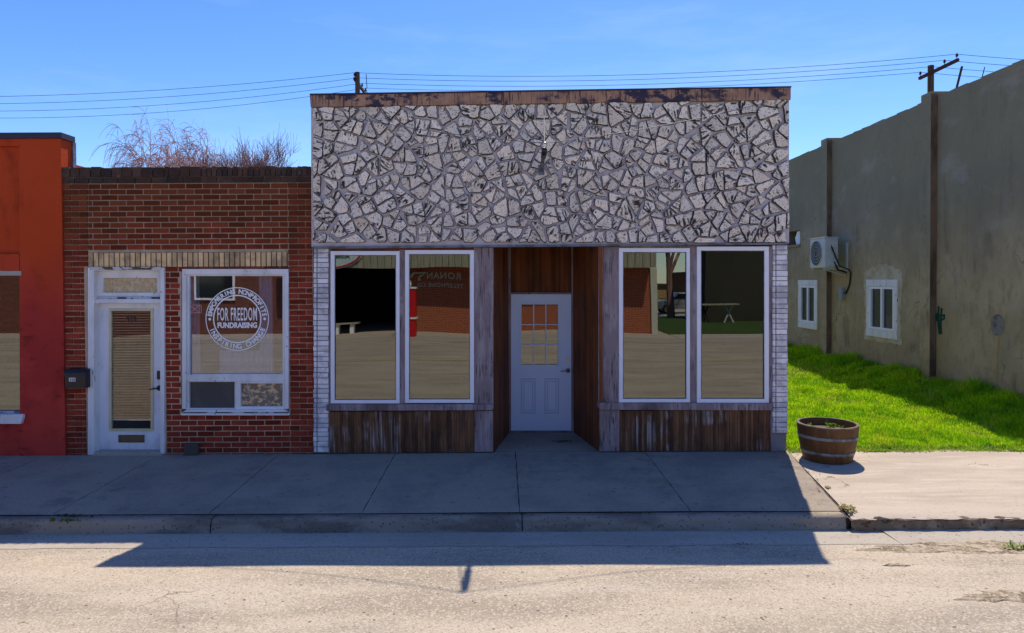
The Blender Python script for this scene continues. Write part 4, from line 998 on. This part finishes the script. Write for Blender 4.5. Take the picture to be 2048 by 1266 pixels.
mb = MB(); mb.tube([(x0+.14, yn-.02, z1-.2), (x0+.2, yn-.07, z1-.4), (x0+.32, yn-.06, z0+.05), (XW-.06, yn-.1, z0-.05), (XW-.02, yn-.1, z0-.14), (XW-.02, yn-.05, z0-.4), (XW-.03, yn+.1, z0-.62), (XW-.03, yn+.3, z0-.64)], .02, 8)
mb.tube([(x0+.2, yn-.04, z0+.15), (x0+.3, yn-.04, z0-.05), (XW-.05, yn+.05, z0-.12), (XW-.02, yn+.1, z0-.10)], .022, 8); mb.build('refrigerant_line', m_black, ac, smooth=True)
yM, zM = WP(1687, 588, XW)
mb = MB(); mb.box(XW-.09, XW, yM-.09, yM+.09, zM-.14, zM+.14); eb = tag(mb.build('electrical_box', mat('pale_grey_box', (.30, .33, .33)), bevel=.012), 'small pale grey electrical box under the air conditioner', 'electrical box')

# ================================================================ BARREL PLANTER
bx, by, bz = 4.235, -.33, -.02
bp = thing('barrel_planter', 'brown half-barrel planter with two grey hoops on the pavement by the lawn', 'planter', (bx, by, bz))
Hh = .465
def br(z): return .295+.078*math.sin(min(1, z/Hh)*1.35)
mb = MB(); ns = 22
for k in range(ns):
    a0, a1 = 2*math.pi*k/ns+.003, 2*math.pi*(k+1)/ns-.003; vs = []; fs = []; m = 8; tt = rnd.random()
    for j in range(m+1):
        z = Hh*j/m
        for a in (a0, (a0+a1)/2, a1): vs.append((bx+br(z)*math.cos(a), by+br(z)*math.sin(a), bz+z))
        for a in (a0, a1): vs.append((bx+(br(z)-.03)*math.cos(a), by+(br(z)-.03)*math.sin(a), bz+z))
    for j in range(m):
        p, q = 5*j, 5*j+5; fs += [[p, p+1, q+1, q], [p+1, p+2, q+2, q+1], [p+2, p+4, q+4, q+2], [p+4, p+3, q+3, q+4], [p+3, p, q, q+3]]
    mb.add(vs, fs, 0, tt)
mb.build('staves', m_barrel, bp)
mb = MB(); r = br(Hh); mb.lathe([(r-.032, -.004), (r-.034, .004), (r-.004, .005), (r+.003, -.002), (r+.003, -.012)], (bx, by, bz+Hh), 44); mb.build('rim', m_rim, bp, smooth=True)
for z, h in ((.295, .040), (.095, .040)):
    mb = MB(); mb.lathe([(br(z)-.002, 0), (br(z)+.006, 0), (br(z+h)+.006, h), (br(z+h)-.002, h)], (bx, by, bz+z), 44); mb.build('hoop', m_hoop, bp, smooth=True)
mb = MB(); mb.lathe([(.001, -.085), (.15, -.078), (.26, -.09), (r-.03, -.1)], (bx, by, bz+Hh), 30); mb.build('soil', m_pot, bp)
for (sx, sy, s) in ((-.17, .14, .045), (.05, .02, .04), (.2, .05, .04), (.08, .1, .07), (.13, .1, .06), (-.06, -.05, .03), (-.12, .02, .03)):
    mb = MB()
    for k in range(6):
        a = rnd.uniform(0, 6.28); l = s*rnd.uniform(.7, 1.3); c, d = math.cos(a)*l, math.sin(a)*l; x, y, z = bx+sx, by+sy, bz+Hh-.085
        mb.add([(x, y, z), (x+c*.5-d*.3, y+d*.5+c*.3, z+l*.8), (x+c, y+d, z+l), (x+c*.5+d*.3, y+d*.5-c*.3, z+l*.8)], [[0, 1, 2, 3]])
    mb.build('sprout', m_leaf, bp)

# ================================================================ POLES AND WIRES
def pole(label, px_, py_, zt_, y_n, y_f, za_, r=.15):
    t = thing('utility_pole', label, 'utility pole', (px_, py_, -.25), 'utility poles in the alley')
    mb = MB(); mb.tube([(px_, py_, -.3), (px_, py_, zt_)], [r, r*.78], 14); mb.build('pole_shaft', m_pole, t, smooth=False)
    mb = MB(); mb.box(px_-.17, px_-.06 if px_ < 0 else px_-.05, y_n, y_f, za_-.07, za_+.07); mb.build('crossarm', m_arm, t, bevel=.01)
    for k in range(4):
        y = [y_n+.08, y_n+(y_f-y_n)*.33, y_n+(y_f-y_n)*.66, y_f-.08][k]
        mb = MB(); mb.lathe([(.015, 0), (.015, .08), (.05, .10), (.065, .15), (.03, .17), (.05, .21), (.02, .24)], (px_-.115, y, za_+.07), 10); mb.build('insulator', m_arm, t, smooth=True)
    return t
p1 = pole('wooden utility pole rising behind the left part of the stone front', -7.17, 25.1, 12.75, 24.9, 27.8, 12.38)
p2 = pole('wooden utility pole with a long crossarm behind the grey wall', 20.3, 23.2, 12.35, 21.1, 23.9, 11.95, .17)
mb = MB(); mb.tube([(20.9, 21.9, 11.9), (20.0, 22.0, 8.0)], .05, 8); mb.build('guy_brace', m_arm, p2)
mb = MB(); mb.tube([(-6.95, 26.4, 12.3), (-6.95, 26.2, 13.0)], .02, 6); mb.tube([(-7.1, 26.9, 12.4), (-6.85, 26.9, 11.7), (-7.1, 25.2, 11.2)], .02, 6); mb.build('jumper_lead', m_wire, p1)
mb = MB(); mb.tube([(22.0, 22, 11.9), (21.9, 22.2, 11.0), (21.3, 22.2, 9.2)], .02, 6); mb.build('jumper_lead', m_wire, p2)
lab = ['highest thin power wire crossing the sky above the roofs', 'second thin power wire from the top crossing the sky', 'third thin power wire from the top crossing the sky', 'lowest thin power wire crossing the sky above the roofs']
for k in range(4):
    f = [.03, .33, .66, .97][k]; yA_, yB_ = 24.9+2.9*f, 21.1+2.8*f; zA_, zB_ = 12.70, 12.22
    pts = []
    def span(a, b, sag, n=22):
        a, b = Vector(a), Vector(b)
        for i in range(n+1):
            t = i/n; p = a.lerp(b, t); p.z -= 4*sag*t*(1-t); pts.append(p)
    span((-43, yA_+1, 12.5), (-7.28, yA_, zA_), (.85, .98, 1.12, 1.28)[k]); span((-7.28, yA_, zA_), (20.18, yB_, zB_), (.50, .48, .46, .44)[k]); span((20.18, yB_, zB_), (52, yB_-2, 12.0), .9)
    mb = MB(); mb.tube(pts, .011, 5); tag(mb.build('power_line', m_wire), lab[k], 'power line', 'power lines strung between the utility poles')
# sign bracket arm standing out over the walk, held by stay wires
bt_ = thing('sign_bracket', 'grey bracket arm with a black end sticking out of the stone front', 'sign bracket', (.53, YS-.05, 3.80))
TIP = (.50, -1.28, 3.83)
mb = MB(); mb.tube([(.53, YS+.01, 3.79), (.51, -.95, 3.82)], .024, 12); mb.build('arm', m_flash, bt_, smooth=True)
mb = MB(); mb.tube([(.51, -.90, 3.818), TIP], .032, 12); mb.build('black_end_cap', m_black, bt_, smooth=True)
mb = MB(); mb.tube([(TIP[0]+.03*math.cos(q*.524), TIP[1]-.005, TIP[2]+.055+.03*math.sin(q*.524)) for q in range(13)], .007, 6, cap=False); mb.build('end_ring', m_steel, bt_, smooth=True)
mb = MB(); mb.prism([(.49, 3.72), (.57, 3.72), (.57, 3.86), (.49, 3.86)], YS-.05, YS-.01); mb.build('wall_plate', m_flash, bt_, bevel=.006)
for (a, b), rr_ in (((637, 222), .0045), ((1535, 204), .0045), ((1088, 217), .006)):
    X, Z = FP(a, b, YS-.06); P0 = Vector((X, YS-.06, Z)); P1 = Vector((TIP[0], TIP[1], TIP[2]+.08)); pp = []
    for q in range(13): t = q/12; v = P0.lerp(P1, t); v.z -= (.20 if rr_ < .005 else .02)*t*(1-t); pp.append(v)
    mb = MB(); mb.tube(pp, rr_, 5); mb.build('stay_wire', m_flash if rr_ < .005 else m_gutter, bt_)

# ================================================================ TREES
def tree(name, label, x, y, z, h, kind, seed, levels, r0, group, tw=.012):
    rr = random.Random(seed); trunk = MB(); crown = MB()
    def branch(mb, p, d, L, r, lev):
        n = 5; pts = [p.copy()]; rs = [r]; q = p.copy(); dd = d.copy()
        for i in range(n):
            dd = (dd+Vector((rr.uniform(-1, 1), rr.uniform(-1, 1), rr.uniform(-.4, .6)))*.13)
            if kind == 'willow' and lev >= 3: dd += Vector((0, 0, -.26))
            elif kind != 'willow': dd += Vector((0, 0, .05))
            dd.normalize(); q = q+dd*L/n; pts.append(q.copy()); rs.append(max(tw*.6, r*(1-.6*(i+1)/n)))
        mb.tube(pts, rs, 3 if lev > 1 else 7, cap=False)
        if lev >= levels: return
        k = {0: 7, 1: 7, 2: 7, 3: 7, 4: 4}[lev]
        for c in range(k):
            t = rr.uniform(.35, 1) if lev else rr.uniform(.5, 1)
            i = min(n-1, int(t*n)); pp = pts[i].lerp(pts[i+1], t*n-i if t < 1 else 1)
            a = rr.uniform(0, 6.28); sp = rr.uniform(.35, .85)
            u = dd.cross(Vector((0, 0, 1))); u = u.normalized() if u.length > .1 else Vector((1, 0, 0)); w = dd.cross(u)
            nd = (dd*(1-sp*.5)+(u*math.cos(a)+w*math.sin(a))*sp); 
            if lev < 3: nd.z = abs(nd.z)*.8+.35
            branch(crown, pp, nd.normalized(), L*rr.uniform(.5, .78), max(tw, r*.45), lev+1)
    t = thing(name, label, 'tree', (x, y, z), group)
    branch(trunk, Vector((x, y, z)), Vector((0, 0, 1)), h*.36, r0, 0)
    top = max(v[2] for v in crown.v); k_ = h/(top-z)
    for q_ in (trunk, crown): q_.v = [(x+(v[0]-x)*(k_**.5)*(.60 if kind == 'willow' else .8), y+(v[1]-y)*(k_**.5), z+(v[2]-z)*k_) for v in q_.v]
    m = m_bark2 if kind == 'willow' else m_bark
    trunk.build('trunk', m_bark, t, fix=False); crown.build('crown', m, t, fix=False)
    return t
G = 'bare trees rising behind the brick roof'
tree('bare_tree', 'tall bare weeping tree, leftmost behind the brick roof', -22.9, 36, -.3, 14.2, 'willow', 5, 4, .22, G, .013)
tree('bare_tree', 'bare weeping tree with drooping pinkish twigs right of the tallest tree', -20.8, 37, -.3, 13.6, 'willow', 11, 4, .22, G, .013)
tree('bare_tree', 'bushy bare tree in the middle of the row behind the brick roof', -19.6, 38, -.3, 12.8, 'round', 3, 4, .2, G, .013)
tree('bare_tree', 'bare spreading tree, rightmost behind the brick roof', -17.6, 38, -.3, 12.9, 'round', 8, 4, .2, G, .013)
tree('bare_tree', 'bare street tree across the road seen in the right windows', 10.9, -35, -.1, 13, 'round', 21, 4, .35, 'bare trees across the road', .02)

# ================================================================ ACROSS THE STREET (reflected)
tb = thing('telephone_building', 'orange brick building across the road with raised lettering, seen in the glass', 'building', (1, -22, -.1))
mb = MB(); mb.box(-4.5, 6.7, -32, -22, -.2, 4.0); mb.box(-9.9, -9.6, -32, -22, -.2, 4.0); mb.box(-9.6, -4.5, -32, -31.7, -.2, 4); mb.build('wall', m_fbrick, tb)
mb = MB(); mb.box(-10.0, 6.75, -32, -20.9, 3.02, 3.2); mb.build('canopy', m_siding, tb)
mb = MB(); vx = -10.0
while vx < 6.75: e = min(vx+.3, 6.75); mb.box(vx, e-.02, -20.9+rnd.uniform(0, .01), -20.82, 2.9, 4.5, 0, rnd.random()); vx = e
mb.box(-10.0, 6.75, -21.0, -20.91, 2.9, 4.48); mb.build('fascia', m_siding, tb)
mb = MB(); mb.box(6.72, 7.0, -22.2, -21.9, -.2, 2.9); mb.build('corner_post', m_cream, tb)
mb = MB(); mb.box(-9.5, -4.6, -31.6, -22.2, 3.0, 3.015); mb.box(-9.55, -4.55, -31.65, -31.6, -.1, 3.0); mb.box(-9.58, -9.5, -31.6, -22.2, -.1, 3); mb.box(-4.6, -4.52, -31.6, -22.2, -.1, 3); mb.build('dark_bay', m_dark, tb)
mb = MB(); MR = Matrix.Rotation(math.pi, 4, 'Z') @ FACE
def bt(s, size, x, z, sx, th): put_text(mb, s, size, Matrix.Translation((x, -21.96, z)) @ MR, sx, th, 1.15); 
bt('RONAN', .42, -2.55, 2.38, 1, .008); bt('TELEPHONE CO', .27, -2.75, 2.0, 1, .004)
mb.tube([(-3.75, -21.9, 2.3), (-3.72, -21.9, 2.5), (-3.9+.5, -21.9, 2.66), (-3.0, -21.9, 2.62), (-2.95, -21.9, 2.5)][:3]+[(-4.0, -21.9, 2.68), (-4.2, -21.9, 2.5)], [.09, .06, .05, .06, .09], 8)
mb.build('sign_lettering', m_letter, tb)
sg = thing('oval_sign', 'pale oval sign with a red border hung on the canopy across the road', 'sign', (-7.6, -20.7, 3.5))
n = 40
mb = MB(); mb.prism([(-7.7+1.6*math.cos(6.283*k/n), 3.62+.80*math.sin(6.283*k/n)) for k in range(n)], -20.80, -20.74); mb.build('sign_panel', m_sign, sg)
mb = MB(); mb.tube([(-7.7+1.52*math.cos(6.283*k/n), -20.72, 3.62+.74*math.sin(6.283*k/n)) for k in range(n+1)], .035, 6, cap=False); mb.build('red_border', m_red, sg)
for w_, wx in (('Access', -7.05), ('Mortgage', -8.25)):
    mb = MB(); put_text(mb, w_, .27, Matrix.Translation((wx, -20.715, 3.30)) @ MR, 1, .003); mb.build('sign_word', m_black, sg)
# pump
gp = thing('fuel_pump', 'tall red antique fuel pump with a white globe across the road', 'fuel pump', (-3.9, -19.2, -.08))
mb = MB(); mb.box(-4.25, -3.6, -19.5, -19.0, -.08, .68); mb.box(-3.98, -3.58, -19.5, -19.0, .75, 1.95); mb.build('pump_body', m_red, gp, bevel=.02)
for z_ in (.68, 1.95): mb = MB(); mb.box(-4.3, -3.55, -19.55, -18.95, z_, z_+.07); mb.build('pump_shelf', m_vinyl, gp)
mb = MB(); mb.tube([(-4.15, -19.25, .75), (-4.15, -19.25, 1.95)], .13, 14); mb.build('glass_cylinder', m_dark, gp)
mb = MB(); mb.lathe([(.01, .42), (.12, .38), (.2, .25), (.22, .1), (.15, 0)], (-4.0, -19.25, 2.0), 18); mb.build('globe', m_vinyl, gp, smooth=True)
mb = MB(); mb.tube([(-4.28, -19.2, 1.95), (-4.42, -19.1, 1.5), (-4.4, -19.1, .9), (-4.28, -19.2, .7)], .025, 6); mb.build('hose', m_vinyl, gp)
gp2 = gp.copy(); COL.objects.link(gp2); gp2.location.x -= 7.4
for ch in list(gp.children): c_ = ch.copy(); COL.objects.link(c_); c_.parent = gp2
for g_, l_ in ((gp, 'tall red antique fuel pump with a white globe before the dark bay across the road'), (gp2, 'red antique fuel pump before the brown brick building across the road')): g_['label'] = l_; g_['group'] = 'antique fuel pumps across the road'
bb = thing('brown_brick_building', 'brown brick building with a white framed window across the road', 'building', (-20, -22, -.1))
m_bb = mat('brown_far_brick', (.20, .075, .05), [('n', (.13, .05, .035), 3, (1, 1, 3), .45, .6, .8)], rough=.9)
mb = MB(); mb.box(-34, -10.0, -32, -22.3, -.2, 4.6); mb.build('wall', m_bb, bb)
for wx in (-14.2, -19.5, -25):
    mb = MB(); mb.box(wx, wx+1.9, -22.28, -22.2, 1.5, 2.75); w_ = mb.build('window', m_vinyl, bb)
    mb = MB(); mb.box(wx+.1, wx+1.8, -22.25, -22.19, 1.6, 2.65); mb.build('pane', m_carg, w_)
mb = MB(); mb.box(-34.2, -9.9, -32.2, -22.2, 4.602, 4.75); mb.build('roof', m_roof, bb)
# bench in the dark bay
bn = thing('bench', 'pale concrete bench in the dark bay across the road', 'bench', (-7.6, -22.3, -.09))
mb = MB(); mb.box(-8.6, -6.6, -22.6, -22.1, .36, .42); mb.build('bench_seat', m_gutter, bn)
for x in (-8.3, -7.6, -6.9): mb = MB(); mb.box(x-.09, x+.09, -22.5, -22.2, -.09, .355); mb.build('leg', m_vinyl, bn)
# far buildings
def hut(nm, label, m, x0, x1, y0, y1, h, roofm, over=.3):
    t = thing(nm, label, 'building', ((x0+x1)/2, y1, -.1))
    mb = MB(); mb.box(x0, x1, y0, y1, -.2, h); mb.build('wall', m, t)
    mb = MB(); mb.box(x0-over, x1+over, y0-over, y1+over, h, h+.18); mb.build('roof', roofm, t, bevel=.02)
    mb = MB(); mb.box((x0+x1)/2-.5, (x0+x1)/2+.5, y1+.002, y1+.05, -.1, 2.0); mb.build('door', m_brownw, t)
hut('olive_building', 'large dark olive building, its shade painted in, beyond the far lawn', m_olive, 12.0, 24, -33, -31.0, 5.6, m_roof)
hut('tan_house', 'low tan building far behind the parked car', m_tan, 6, 30, -72, -62, 1.9, m_roof)
hut('cream_house', 'cream house with flat roof far down the drive', m_cream, 3, 14, -86, -78, 4.2, m_roof)
hut('brown_shed', 'brown shed under the bare tree across the road', m_brownw, 17.0, 24, -60, -52, 3.0, m_roof)
# picnic table
pt = thing('picnic_table', 'dark wooden trestle table on the far lawn', 'table', (12.6, -29.5, -.07))
mb = MB(); mb.box(11.2, 13.4, -30.0, -29.2, .95, 1.02); mb.build('table_top', m_siding, pt)
for x in (11.6, 13.0):
    for s in (-1, 1): mb = MB(); mb.tube([(x-.25*s, -29.6, -.07), (x+.2*s, -29.6, .95)], .05, 6); mb.build('leg', m_letter if x > 12 else m_dark, pt)
# car
cx, cy = 12.2, -41.0
cx = 13.2
car = thing('parked_car', 'grey-blue estate car parked on the drive across the road', 'car', (cx, cy, -.06))
mb = MB(); prof = [(-2.2, .35), (-2.25, .75), (-2.1, 1.0), (-1.0, 1.08), (-.45, 1.58), (1.75, 1.62), (2.15, 1.05), (2.25, .8), (2.2, .35)]
mb.prism([(cx+a, b-.06) for a, b in prof], cy-.85, cy+.85); mb.build('body', m_carp, car, bevel=.07)
mb = MB(); mb.prism([(cx-.9, 1.04), (cx-.4, 1.44), (cx+.55, 1.46), (cx+.55, 1.04)], cy-.87, cy+.87); mb.prism([(cx+.63, 1.04), (cx+.63, 1.46), (cx+1.65, 1.48), (cx+1.9, 1.06)], cy-.87, cy+.87); mb.build('window', m_carg, car)
for wx in (-1.4, 1.4):
    for s in (-1, 1):
        mb = MB(); n = 20; mb.prism([(cx+wx+.34*math.cos(6.283*k/n), .28+.34*math.sin(6.283*k/n)) for k in range(n)], cy+s*.78-.11, cy+s*.78+.11); w = mb.build('wheel', m_black, car)
        mb = MB(); mb.prism([(cx+wx+.2*math.cos(6.283*k/n), .28+.2*math.sin(6.283*k/n)) for k in range(n)], cy+s*.78-.115, cy+s*.78+.115); mb.build('rim', m_steel, w)
